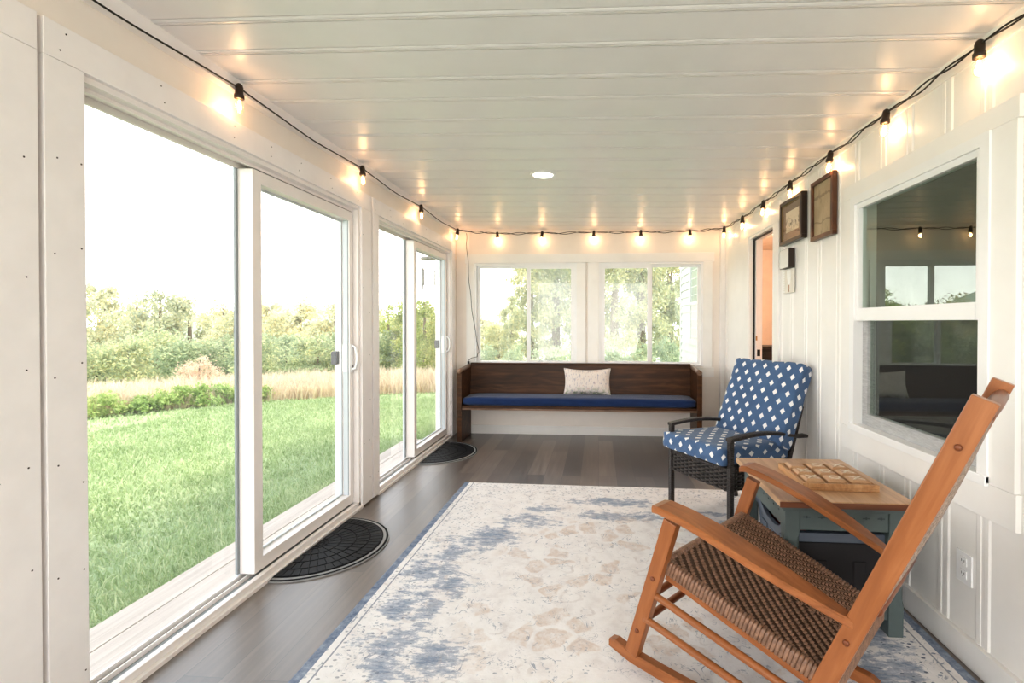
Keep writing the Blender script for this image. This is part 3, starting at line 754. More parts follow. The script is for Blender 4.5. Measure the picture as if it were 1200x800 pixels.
gmb = MB(); gmb.lathe([(.011, -.026), (.0125, -.034), (.0185, -.050), (.0205, -.064), (.0185, -.080), (.011, -.092), (.001, -.096)], n=16)
fmb = MB()
for kx in (-.004, .004): fmb.tube([(kx, 0, -.036), (kx*1.6, .002, -.06), (kx*.8, -.001, -.084)], .0017, 5)
s0 = smb.build('socket', 'socket', sl); g0 = gmb.build('bulb', 'bulbglass', s0); f0 = fmb.build('filament', 'filament', s0)
warm = bpy.data.lights.new('bulb_light', 'POINT'); warm.energy = .70; warm.color = (1, .60, .33); warm.shadow_soft_size = .014
for i, p in enumerate(pts3):
    if i == 0: s_, = (s0,)
    else:
        s_ = s0.copy(); COL.objects.link(s_); s_.parent = sl
        for ch in (g0, f0):
            c = ch.copy(); COL.objects.link(c); c.parent = s_
    s_.location = p
    tz = rnd.uniform(-.12, .12); s_.rotation_euler = (rnd.uniform(-.08, .08), tz, 0)
    lo_ = bpy.data.objects.new('bulb_light', warm); COL.objects.link(lo_); lo_.location = (p[0], p[1], p[2]-.062)
# hanging lead with its plug, at the back left corner
tail = [(-1.53, 5.555, 2.33), (-1.53, 5.555, 2.20), (-1.515, 5.56, 2.0), (-1.50, 5.562, 1.75), (-1.475, 5.562, 1.5), (-1.44, 5.562, 1.25), (-1.405, 5.562, 1.06), (-1.39, 5.562, .95), (-1.41, 5.562, .90), (-1.47, 5.558, .885), (-1.505, 5.555, .862), (-1.51, 5.555, .845)]
t2 = []
for i in range(len(tail)-1):
    for k in range(4): t2.append(Vector(tail[i]).lerp(Vector(tail[i+1]), k/4)+Vector((.004*math.sin(i*4+k), 0, 0)))
t2.append(Vector(tail[-1]))
cm = MB(); cm.tube(t2, .0032, 6); cm.build('lead', 'cord', sl)
cm = MB(); cm.box(-1.520, -1.498, 5.545, 5.567, .805, .848, .005); cm.box(-1.514, -1.511, 5.553, 5.559, .79, .806); cm.box(-1.507, -1.504, 5.553, 5.559, .79, .806); cm.build('plug', 'black', sl)

# recessed ceiling light
cl = thing('recessed_ceiling_light', 'round white recessed light glowing in the ribbed ceiling', 'ceiling light', (-.405, 3.52, zc(-.405)))
cm = MB(); cm.lathe([(.074, .004), (.074, -.004), (.080, -.008), (.094, -.006), (.097, .004)], n=40); cm.build('trim_ring', 'vinyl', cl)
cm = MB(); cm.lathe([(.074, .002), (.072, -.004), (.001, -.006)], n=40); cm.build('diffuser', 'lightdisc', cl)
# hall ceiling light
hl = thing('hall_ceiling_light', 'round glowing light on the hall ceiling seen through the open door', 'ceiling light', (2.03, 5.75, 2.36))
cm = MB(); cm.lathe([(.10, 0), (.105, -.02), (.095, -.03)], n=28); cm.build('base', 'vinyl', hl)
cm = MB(); cm.lathe([(.093, -.028), (.07, -.04), (.001, -.045)], n=28); cm.build('diffuser', 'lightdisc', hl)
# dark cabinet in the hall
hc = thing('hall_cabinet', 'black wooden cabinet standing in the hall behind the open door', 'cabinet', (2.15, 6.05, 0))
cm = MB(); cm.box(-.45, .45, -.2, .2, .06, .99, .004); cm.build('body', 'darkcab', hc)
cm = MB(); cm.box(-.48, .48, -.23, .22, .99, 1.02, .006); cm.build('top', 'darkcab', hc)
for sx in (-1, 1):
    cm = MB(); cm.box(sx*.225-.21, sx*.225+.21, -.218, -.2, .1, .95, .004); d_ = cm.build('door', 'darkcab', hc)
    cm = MB(); cm.lathe([(.008, -.218), (.014, -.235), (.010, -.242)], (sx*.06, 0, .6), 10, 'y'); cm.build('knob', 'latch', d_)
for sx in (-.42, .42):
    for sy in (-.17, .17): cm = MB(); cm.box(sx-.025, sx+.025, sy-.025, sy+.025, 0, .06); cm.build('foot', 'darkcab', hc)

# ------------------------------------------------------------------ pictures on the siding wall
def picture(name, label, y0, y1, z0, z1, fw, depth, fm, inner, matw=None, tilt=0):
    c = ((y0+y1)/2, (z0+z1)/2); w, h = y1-y0, z1-z0
    r = thing(name, label, 'picture', (XR-.008, c[0], c[1])); r.rotation_euler = (tilt, 0, 0)
    f = MB()
    for (a, b3, q, s3) in ((-w/2, w/2, h/2-fw, h/2), (-w/2, w/2, -h/2, -h/2+fw), (-w/2, -w/2+fw, -h/2+fw, h/2-fw), (w/2-fw, w/2, -h/2+fw, h/2-fw)):
        f.box(-depth, 0, a, b3, q, s3, .003)
    f.build('frame', fm, r)
    w2, h2 = w/2-fw, h/2-fw
    g = MB(); g.box(-depth*.55, -.002, -w2, w2, -h2, h2); o = g.build('mat_board' if matw else 'print', 'mat_board' if matw else inner, r)
    if matw:
        g = MB(); g.box(-depth*.58, -depth*.551, -w2+matw, w2-matw, -h2+matw, h2-matw); g.build('print', inner, o)
        l_ = MB()
        s4 = .006
        for (a, b3, q, s3) in ((-w2, w2, h2-s4, h2), (-w2, w2, -h2, -h2+s4), (-w2, -w2+s4, -h2, h2), (w2-s4, w2, -h2, h2)): l_.box(-depth*.8, -depth*.5, a, b3, q, s3)
        l_.build('inner_lip', 'goldlip', r)
        g = MB(); g.add([(-depth*.75, -w2, -h2), (-depth*.75, w2, -h2), (-depth*.75, w2, h2), (-depth*.75, -w2, h2)], [(0, 1, 2, 3)]); g.build('glass_pane', 'bulbglass', r)
    return r
picture('framed_print', 'landscape framed ink print with a wide taupe mat beside the hall door', 3.40, 3.80, 1.874, 2.190, .026, .040, 'frameblack', 'sketch', .058)
picture('framed_map', 'upright brown framed aged sepia paper nearer the siding wall window', 2.985, 3.285, 1.824, 2.200, .026, .030, 'framebrown', 'map')
r = thing('small_white_picture', 'small white square picture with black edges below the framed ink print', 'picture', (XR-.008, 3.70, 1.768))
g = MB(); g.box(-.040, 0, -.085, .085, -.070, .070); g.build('edge', 'frameblack', r)
g = MB(); g.box(-.043, -.0402, -.082, .082, -.067, .067); g.build('face', 'mirror', r)
r = thing('wall_plaque', 'pale little wall plaque with a white flute shape on a brown stem', 'plaque', (XR-.008, 3.70, 1.605))
g = MB(); g.box(-.010, 0, -.095, .10, -.088, .086, .002); g.build('panel', 'plaque', r)
g = MB(); g.prism([(-.055, .08), (.02, .08), (.014, .02), (-.005, -.028), (-.03, -.028), (-.048, .02)], -.013, -.0101, 'yzx'); g.build('flute', 'plaquewhite', r)
g = MB(); g.box(-.013, -.0101, -.020, -.013, -.08, -.029); g.build('stem', 'stem', r)
g = MB()
for k in range(9): g.box(-.012, -.0101, .068, .095, -.082+k*.018, -.069+k*.018)
g.build('tick_strip', 'plaquewhite', r)

# outlet
r = thing('power_outlet', 'white duplex power outlet low on the siding wall near the side table', 'outlet', (XR-.001, 1.972, .357))
g = MB(); g.box(-.007, 0, -.040, .040, -.060, .060, .003); g.build('cover_plate', 'vinyl', r)
for zz in (-.024, .024):
    g = MB(); g.box(-.0095, -.0071, -.017, .017, zz-.0155, zz+.0155, .001); o = g.build('receptacle', 'vinyl', r)
    g = MB(); g.box(-.0099, -.0096, -.008, -.0055, zz-.002, zz+.007); g.box(-.0099, -.0096, .0055, .008, zz-.002, zz+.007); g.box(-.0099, -.0096, -.002, .002, zz-.010, zz-.006); g.build('slots', 'black', o)

# ------------------------------------------------------------------ rug
mb = MB(); mb.box(-1.235, 1.235, -1.52, 1.52, 0, .008, .003)
rug = mb.build('area_rug', 'rug'); rug.location = (.135, 2.315, .0006); rug.rotation_euler = (0, 0, math.radians(-.9))
tag(rug, 'large distressed cream and blue-grey area rug on the plank floor', 'rug')

# ------------------------------------------------------------------ half round door mats
def doormat(label, loc, r, rz=0):
    t = thing('doormat', label, 'doormat', loc, rz, 'half-round doormats')
    n = 40
    arc = lambda rr: [(rr*math.sin(PI*k/n), -rr*math.cos(PI*k/n)) for k in range(n+1)]
    m_ = MB(); m_.prism(arc(r), 0, .007); m_.build('rim', 'rubberrim', t)
    m_ = MB(); m_.prism(arc(r*.985), .007, .0085); m_.cur = 0; m_.build('rim_line', 'rubber', t)
    m_ = MB(); m_.prism(arc(r*.955), .0085, .010); m_.build('rim_step', 'rubberrim', t)
    m_ = MB(); m_.prism(arc(r*.915), .010, .012); base_ = m_.build('pad', 'rubber', t)
    d = MB()
    rings = [(.07, .10, 3), (.12, .155, 4), (.175, .33, 9), (.35, .53, 15), (.55, .72, 21), (.74, .895, 27)]
    for i, (a, b2, cnt) in enumerate(rings):
        for k in range(cnt):
            th = PI*(k+.5)/cnt; c, s_ = math.sin(th), -math.cos(th)
            hw = 1.0
            p = []
            for rr, sg in ((a, -1), (a, 1), (b2, 1), (b2, -1)):
                h2 = PI*rr*r/cnt*.5-.0022
                p.append((rr*r*c - s_*h2*sg, rr*r*s_ + c*h2*sg))
            d.prism(p, .012, .0150)
    d.build('ridges', 'rubberridge', base_)
    return t
doormat('black half-round rubber doormat at the nearer sliding door', (-1.635, 2.70, 0), .402, -.02)
doormat('black half-round rubber doormat at the farther sliding door in front of the pew', (-1.635, 4.73, 0), .43)

# ------------------------------------------------------------------ pew
pw = thing('church_pew', 'long dark stained wooden pew against the end wall under the windows', 'bench', (-.225, 5.36, 0))
PL = 1.30
yf, yb_ = -.20, .20
def pewend(x0, x1):
    m_ = MB()
    poly = [(yf+.03, 0), (yf+.02, .30), (yf+.005, .42), (yf+.03, .60), (yf+.0, .735), (yf+.0, .775), (yb_-.02, .790), (yb_, .80), (yb_, 0)]
    m_.prism(poly, x0, x1, 'yzx'); o = m_.build('end_panel', 'pew', pw, bevel=.004)
    c = MB(); c.tube([((x0+x1)/2, yf-.012, .770), ((x0+x1)/2, yf+.1, .776), ((x0+x1)/2, yb_, .796)], .026, 10); tag(c.build('arm_cap', 'pewedge', o), 'worn pale rolled cap')
    c = MB(); c.box(x0-.004, x1+.004, yf-.008, yf+.018, 0.0, .76, .004); tag(c.build('front_stile', 'pew', o), None)
    return o
pewend(-PL, -PL+.045); pewend(PL-.045, PL)
m_ = MB(); m_.loft([[(x, yb_-.045, .36), (x, yb_-.005, .36), (x, yb_+.02, .815), (x, yb_-.014, .815)] for x in (-PL+.0455, PL-.0455)]); m_.build('back_panel', 'pew', pw, bevel=.003)
m_ = MB(); m_.box(-PL+.0455, PL-.0455, yb_-.024, yb_+.024, .816, .833, .005); m_.build('top_rail', 'pew', pw)
m_ = MB(); m_.box(-PL+.0455, PL-.0455, yf+.005, yb_-.05, .372, .398, .005); m_.build('seat_board', 'pew', pw)
m_ = MB(); m_.box(-PL+.0455, PL-.0455, yf+.012, yf+.04, .352, .3715, .003); m_.build('seat_rail', 'pewedge', pw)
m_ = MB(); m_.box(-.022, .022, yf+.06, yb_-.06, 0, .3715, .003); 
bc = cushion('bench_cushion', 2*PL-.11, .355, .088, .03, .008, 'bluefab', None, n=24, seed=4, wr=.002)
bc.location = (-.225, 5.36+yf+.178, .398+.046); tag(bc, 'long navy blue seat cushion lying on the pew', 'cushion')
# pillow
def pillow():
    n = 28; vs = []; fs = []
    w, h, th = .262, .150, .062
    for sgn in (1, -1):
        for i in range(n+1):
            for j in range(n+1):
                u, v = -1+2*i/n, -1+2*j/n
                x = w*u*(1-.075*(1-v*v)); z = h*v*(1-.16*(1-u*u))
                e = max(0, (1-u**4)*(1-v**4))**.55
                vs.append((x, sgn*(th*e+.001), z))
    N1 = (n+1)*(n+1)
    for s_ in (0, 1):
        for i in range(n):
            for j in range(n):
                a = s_*N1+i*(n+1)+j; q = (a, a+1, a+n+2, a+n+1); fs.append(q if s_ else q[::-1])
    m_ = MB(); m_.add(vs, fs, True)
    m_.tube([(w*u*(1-.075*(1-v*v)), 0, h*v*(1-.16*(1-u*u))) for u, v in [(-1+2*k/20, -1) for k in range(20)]+[(1, -1+2*k/20) for k in range(20)]+[(1-2*k/20, 1) for k in range(20)]+[(-1, 1-2*k/20) for k in range(21)]], .004, 5)
    return m_.build('throw_pillow', 'pillow')
pl = pillow(); pl.location = (-.128, 5.452, .487+.147); pl.rotation_euler = (math.radians(-13), 0, 0)
tag(pl, 'small cream wildflower print pillow propped on the pew', 'pillow')

# ------------------------------------------------------------------ side table
tb = thing('side_table', 'square side table with tan wood top and grey-teal legs beside the rocking chair', 'table', (1.012, 2.362, 0))
TW, TD = .272, .322
m_ = MB(); m_.box(-TW, TW, -TD, TD, .545, .571, .006); m_.build('table_top', 'tabletop', tb)
m_ = MB(); m_.box(-TW-.001, TW+.001, -TD-.006, -TD-.0002, .5455, .5685, .002); tag(m_.build('front_edge_band', 'tableedge', tb), 'brown front edge band')
m_ = MB()
for k, (ins, z0, z1) in enumerate(((.012, .533, .5445), (.024, .520, .533))): m_.box(-TW+ins, TW-ins, -TD+ins, TD-ins, z0, z1, .003)
m_.build('moulding', 'teal', tb)
li = .036; lw_ = .058
lx0, ly0 = TW-li, TD-li
for sx in (-1, 1):
    for sy in (-1, 1):
        m_ = MB()
        cx_, cy_ = sx*(lx0-lw_/2), sy*(ly0-lw_/2); h_ = lw_/2; c_ = .010
        def ring(z, ch):
            return [(cx_-h_+ch, cy_-h_, z), (cx_+h_-ch, cy_-h_, z), (cx_+h_, cy_-h_+ch, z), (cx_+h_, cy_+h_-ch, z), (cx_+h_-ch, cy_+h_, z), (cx_-h_+ch, cy_+h_, z), (cx_-h_, cy_+h_-ch, z), (cx_-h_, cy_-h_+ch, z)]
        m_.loft([ring(.008, .002), ring(.14, .002), ring(.155, c_), ring(.41, c_), ring(.425, .002), ring(.52, .002)])
        o = m_.build('leg', 'teal', tb)
        m_ = MB(); m_.lathe([(.018, 0.0096), (.018, .001), (.014, 0)], (cx_, cy_, 0), 10); m_.build('foot_glide', 'black', o)
def apron(x0, x1, y0, y1, nm='apron'):
    m_ = MB(); m_.box(x0, x1, y0, y1, .437, .52, .002)
    # carved short slots
    m_.cur = 1
    lx = (x1-x0) > (y1-y0)
    n_ = 6 if lx else 7
    for k in range(n_):
        t_ = (k+.5)/n_
        if lx:
            xx = x0+(x1-x0)*t_; yy_ = y0-.001 if y0 < 0 else y1+.001
            m_.box(xx-.014, xx+.014, yy_-.0008, yy_+.0008, .490, .494); m_.box(xx-.003, xx+.003, yy_-.001, yy_+.001, .487, .497)
        else:
            yy_ = y0+(y1-y0)*t_; xx = x0-.001 if x0 < 0 else x1+.001
            m_.lathe([(.004, -.001), (.004, .001)], (xx, yy_, .490), 8, 'x', False)
    m_.build(nm, ['teal', 'tealdark'], tb)
ax, ay = lx0-lw_, ly0-lw_
apron(-ax, ax, -ly0+.006, -ly0+.026); apron(-ax, ax, ly0-.026, ly0-.006)
apron(-lx0+.006, -lx0+.026, -ay, ay); apron(lx0-.026, lx0-.006, -ay, ay)
for (x0, x1, y0, y1) in ((-ax, ax, -ly0+.012, -ly0+.040), (-ax, ax, ly0-.040, ly0-.012), (-lx0+.012, -lx0+.040, -ay, ay), (lx0-.040, lx0-.012, -ay, ay)):
    m_ = MB(); m_.box(x0, x1, y0, y1, .070, .128, .003); m_.build('stretcher', 'teal', tb)
m_ = MB(); m_.box(-lx0+.042, lx0-.042, -ly0+.042, ly0-.042, .112, .126); m_.build('shelf', 'teal', tb)
# bin on the shelf
bn = thing('storage_bin', 'slate grey plastic bin with ribbed sides on the side table shelf', 'bin', (1.012, 2.362, .127))
def rr(hx, hy, z, r_=.02):
    out = []
    for (cx_, cy_, a0) in ((hx-r_, hy-r_, 0), (-hx+r_, hy-r_, PI/2), (-hx+r_, -hy+r_, PI), (hx-r_, -hy+r_, 1.5*PI)):
        for k in range(4): t_ = a0+PI/2*k/3; out.append((cx_+r_*math.cos(t_), cy_+r_*math.sin(t_), z))
    return out
def binring(hx, hy, z, dip=0.0):
    pts_ = []
    K = 14
    for (ax_, ay_, bx_, by_) in ((hx, -hy, hx, hy), (hx, hy, -hx, hy), (-hx, hy, -hx, -hy), (-hx, -hy, hx, -hy)):
        for k in range(K):
            t_ = (k+.5)/K; x_, y_ = ax_+(bx_-ax_)*t_, ay_+(by_-ay_)*t_
            c_ = .02; ox, oy = max(-hx+c_, min(hx-c_, x_)), max(-hy+c_, min(hy-c_, y_))
            dx_, dy_ = x_-ox, y_-oy; l_ = math.hypot(dx_, dy_)
            if l_ > c_: x_, y_ = ox+dx_/l_*c_, oy+dy_/l_*c_
            dd = dip*math.exp(-(y_/.13)**4) if x_ < -hx*.9 else 0
            pts_.append((x_, y_, z-dd))
    return pts_
m_ = MB(); m_.loft([binring(.162, .215, 0), binring(.188, .245, .270, .05), binring(.180, .237, .270, .05), binring(.156, .209, .006)], cap=False)
m_.add(binring(.158, .211, .006), [tuple(range(56))]); m_.add(binring(.162, .215, 0), [tuple(range(56))])
m_.build('body', 'bin', bn)
m_ = MB(); m_.loft([binring(.190, .247, .250, .05), binring(.197, .254, .252, .05), binring(.197, .254, .288, .05), binring(.180, .237, .290, .05), binring(.181, .238, .262, .05)], cap=False); m_.build('rim', 'bin', bn)
for sy in (-.12, 0, .12):
    m_ = MB(); m_.loft([[(-.166-.0105*z_/.13, sy-.04, z_), (-.174-.0105*z_/.13, sy-.035, z_), (-.174-.0105*z_/.13, sy+.035, z_), (-.166-.0105*z_/.13, sy+.04, z_)] for z_ in (.02, .19)]); m_.build('rib', 'bin', bn)
m_ = MB(); m_.box(-.168, .168, -.2475, -.240, .035, .245, .004); fpn = tag(m_.build('front_panel', 'binin', bn), 'dark front panel')  # darker tone than the body, laid over the bin's front
for sx in (-.08, .08):
    m_ = MB(); m_.loft([[(sx-.028, -.2478, z_), (sx-.022, -.252, z_), (sx+.022, -.252, z_), (sx+.028, -.2478, z_)] for z_ in (.04, .17)]); m_.build('rib', 'binin', fpn)
for (nm, lab, lo2, dim, mm) in (('red_box', 'red box standing in the grey bin under the side table', (.925, 2.44, .134), (.09, .20, .268), 'red'), ('black_case', 'black flat case standing in the bin beside the red box', (1.08, 2.40, .134), (.06, .30, .262), 'black')):
    t_ = thing(nm, lab, 'box', lo2)
    m_ = MB(); m_.box(-dim[0]/2, dim[0]/2, -dim[1]/2, dim[1]/2, 0, dim[2]-.03, .004); m_.build('body', mm, t_)
    m_ = MB(); m_.box(-dim[0]/2-.003, dim[0]/2+.003, -dim[1]/2-.003, dim[1]/2+.003, dim[2]-.03, dim[2], .004); m_.build('lid', mm if mm == 'black' else 'red', t_)

# tic-tac-toe board
bd = thing('tic_tac_toe_tray', 'light wooden tic-tac-toe tray lying on the side table', 'game board', (1.049, 2.332, .5715), math.radians(-1.5))
HB = .158
m_ = MB(); m_.box(-HB, HB, -HB, HB, 0, .012, .002); m_.build('base', 'traywood', bd)
for (x0, x1, y0, y1) in ((-HB, HB, -HB, -HB+.014), (-HB, HB, HB-.014, HB), (-HB, -HB+.014, -HB+.014, HB-.014), (HB-.014, HB, -HB+.014, HB-.014)):
    m_ = MB(); m_.box(x0, x1, y0, y1, .0121, .030, .002); m_.build('rim', 'traywood', bd)
for x_ in (-.0475, .0475):
    m_ = MB(); m_.box(x_-.004, x_+.004, -HB+.0145, HB-.0145, .0121, .022); m_.build('divider', 'trayslot', bd)
for y_ in (-.0475, .0475):
    for x_ in (-.095, 0, .095):
        m_ = MB(); m_.box(x_-.043, x_+.043, y_-.004, y_+.004, .0121, .022); m_.build('divider', 'trayslot', bd)
rows = [['X', 'O', 'X'], ['X', 'O', 'X'], [None, 'O', 'X']]
rn = ['near', 'middle', 'far']; cn = ['left', 'centre', 'right']
ca, sa = math.cos(math.radians(-1.5)), math.sin(math.radians(-1.5))
for j in range(3):
    for i in range(3):
        x_, y_ = (i-1)*.095, (j-1)*.095
        wx, wy = 1.049+ca*x_-sa*y_, 2.332+sa*x_+ca*y_
        mk = rows[j][i]
        t_ = thing('game_tile', ('wooden %s tile in the %s %s square of the tic-tac-toe tray' % (mk, rn[j], cn[i])) if mk else 'plain blank wooden tile in the far left square of the tic-tac-toe tray', 'game tile', (wx, wy, .5840), math.radians(-1.5+random.uniform(-2, 2)), 'tic-tac-toe tiles')
        m_ = MB(); a_, c_ = .0395, .030
        m_.loft([[(-a_, -a_, z), (a_, -a_, z), (a_, a_, z), (-a_, a_, z)] for z in (0, .020)]+[[(-c_, -c_, .028), (c_, -c_, .028), (c_, c_, .028), (-c_, c_, .028)]]); m_.build('block', 'tilewood', t_)
        if mk == 'X':
            m_ = MB()
            for s_ in (1, -1):
                q = Vector((.022, .022*s_, 0)); n_ = Vector((-q.y, q.x, 0)).normalized()*.0035
                m_.prism([tuple((q+n_)[:2]), tuple((q-n_)[:2]), tuple((-q-n_)[:2]), tuple((-q+n_)[:2])][::-1], .0281, .0305+.0004*s_)
            m_.build('mark', 'mark', t_)
        elif mk == 'O':
            m_ = MB(); nn = 28
            ro, ri = .023, .0165
            vs = []; 
            for k in range(nn):
                c2, s2 = math.cos(2*PI*k/nn), math.sin(2*PI*k/nn)
                vs += [(ro*c2, ro*s2, .0281), (ro*c2, ro*s2, .0305), (ri*c2, ri*s2, .0305), (ri*c2, ri*s2, .0281)]
            fs = []
            for k in range(nn):
                a0 = 4*k; b0 = 4*((k+1) % nn)
                for q in range(4): fs.append((a0+q, b0+q, b0+(q+1) % 4, a0+(q+1) % 4))
            m_.add(vs, fs); m_.build('mark', 'mark', t_)

# ------------------------------------------------------------------ wicker armchair
FRp = Vector((.785, 2.955)); ac = Vector((-.8486, -.5291)); bc2 = Vector((-.5291, .8486))
WC = .53
ctr = FRp + bc2*(WC/2)
# local frame: x = lateral (viewer's left positive = bc2), -y ... build with local +Y pointing backwards (-ac)
rzc = math.atan2(bc2.y, bc2.x)
ch = thing('wicker_armchair', 'dark wicker armchair with blue diamond print cushions beside the side table', 'armchair', (ctr.x, ctr.y, 0), rzc)
# local X axis = bc2 ; local Y = rot90(bc2) = (-.8486,-.5291) = facing direction (ac). so forward = +Y
hw = WC/2
def leg(x, pts_, nm='leg'):
    m_ = MB(); w_ = .016
    rings = [[(x+dx-w_, y_-w_, z), (x+dx+w_, y_-w_, z), (x+dx+w_, y_+w_, z), (x+dx-w_, y_+w_, z)] for (dx, y_, z) in pts_]
    m_.loft(rings); return m_.build(nm, M['wickleg'] if 'wickleg' in M else 'wicker', ch, bevel=.005)
M['wickleg'] = wicker_mat('dark_brown_wrapped_leg', (.016, .0115, .010), (.052, .040, .036), 28)
# leg wraps run round the leg, so the bands go along Z
for n_ in M['wickleg'].node_tree.nodes:
    if n_.type == 'TEX_WAVE': n_.bands_direction = 'Z'; n_.inputs['Scale'].default_value = 34
M['wickarm'] = wicker_mat('dark_brown_wrapped_arm', (.016, .0115, .010), (.052, .040, .036), 34)
for n_ in M['wickarm'].node_tree.nodes:
    if n_.type == 'TEX_WAVE': n_.bands_direction = 'Y'
for sx in (-1, 1):
    leg(sx*hw, [(0, .0, 0.0), (0, 0, .60)])
    leg(sx*hw*.94, [(0, -.60, 0.0), (0, -.53, .40), (0, -.655, .745)])
    # arm: arched, from front post back past the rear frame
    m_ = MB(); st = []
    for k in range(15):
        t_ = k/14; y_ = .018-.70*t_
        z_ = .600+.030*math.sin(PI*min(1, t_*1.15))-.045*t_
        hw_ = .024
        st.append([(sx*hw-hw_, y_, z_-.012), (sx*hw+hw_, y_, z_-.012), (sx*hw+hw_, y_, z_+.010), (sx*hw-hw_, y_, z_+.010)])
    m_.loft(st); m_.build('arm', 'wickarm', ch, bevel=.006)
# seat frame + woven skirt panels on front and sides
m_ = MB(); m_.box(-hw+.017, hw-.017, -.50, .012, .405, .425, .004); m_.build('seat_frame', 'wicker', ch)
def skirt(p0, p1, z0, z1, nrm, nm='skirt'):
    p0, p1 = Vector(p0), Vector(p1); ln = (p1-p0).length; d = (p1-p0).normalized(); n3 = Vector(nrm)
    m_ = MB()
    m_.cur = 0
    q = [p0+n3*-.004, p1+n3*-.004]
    m_.add([(q[0].x, q[0].y, z0), (q[1].x, q[1].y, z0), (q[1].x, q[1].y, z1), (q[0].x, q[0].y, z1)], [(0, 1, 2, 3)])
    m_.cur = 1
    rows_ = int((z1-z0)/.012); colw = .036; cols = int(ln/colw)
    for r_ in range(rows_):
        zc_ = z0+(r_+.5)*(z1-z0)/rows_; hz = (z1-z0)/rows_*.46
        for c_ in range(cols+1):
            if (c_+r_) % 2: continue
            a_ = max(0, c_*ln/cols-ln/cols*.55); b_ = min(ln, (c_+1)*ln/cols+ln/cols*.05-ln/cols*.0)
            mid = (a_+b_)/2
            P = lambda s_, o_, z_: tuple(p0+d*s_+n3*o_+Vector((0, 0, z_)))
            rings = []
            for s_, o_ in ((a_, -.003), (a_+(b_-a_)*.25, .005), (mid, .008), (a_+(b_-a_)*.75, .005), (b_, -.003)):
                rings.append([P(s_, o_-.003, zc_-hz), P(s_, o_, zc_-hz*.6), P(s_, o_, zc_+hz*.6), P(s_, o_-.003, zc_+hz)])
            m_.loft(rings, cap=False, smooth=True, closed=False)
    return m_.build(nm, ['wickerback', 'wickerweave'], ch, fixn=False)
skirt((-hw+.018, .006, 0), (hw-.018, .006, 0), .285, .418, (0, 1, 0))
skirt((-hw-.002, -.018, 0), (-hw-.002, -.52, 0), .285, .418, (-1, 0, 0))
skirt((hw+.002, -.018, 0), (hw+.002, -.52, 0), .285, .418, (1, 0, 0))
m_ = MB(); m_.box(-hw+.02, hw-.02, -.59, -.57, .36, .40, .004); m_.build('rear_rail', 'wicker', ch)
# woven back frame behind the cushion
m_ = MB(); m_.loft([[(-hw*.94+.018, -.565-.13*t_, .44+.30*t_), (hw*.94-.018, -.565-.13*t_, .44+.30*t_), (hw*.94-.018, -.580-.13*t_, .44+.30*t_), (-hw*.94+.018, -.580-.13*t_, .44+.30*t_)] for t_ in (0, 1)]); m_.build('back_panel', 'wicker', ch)
sc_ = cushion('seat_cushion', .560, .60, .112, .020, .010, 'diamond', None, n=18, seed=1, wr=.003)
sc_.location = ch.matrix_basis @ Vector((.008, -.262, .477)); sc_.rotation_euler = Euler((math.radians(1.8), 0, rzc)); tag(sc_, 'blue cushion with white diamonds lying flat on the wicker armchair seat', 'cushion')
# matrix_basis of an Empty made this session is its own loc/rot
bk_ = cushion('back_cushion', .575, .57, .115, .020, .012, 'diamond', None, n=18, seed=2, wr=.0025)
tl = math.radians(66)
bk_.rotation_euler = Euler((tl, 0, rzc+PI), 'XYZ')
bk_.location = Matrix.Translation((ctr.x, ctr.y, 0)) @ Matrix.Rotation(rzc, 4, 'Z') @ Vector((.0, -.575, .755))
sc_.location = Matrix.Translation((ctr.x, ctr.y, 0)) @ Matrix.Rotation(rzc, 4, 'Z') @ Vector((.026, -.250, .483))
tag(bk_, 'blue cushion with white diamonds leaning upright against the wicker armchair back', 'cushion')

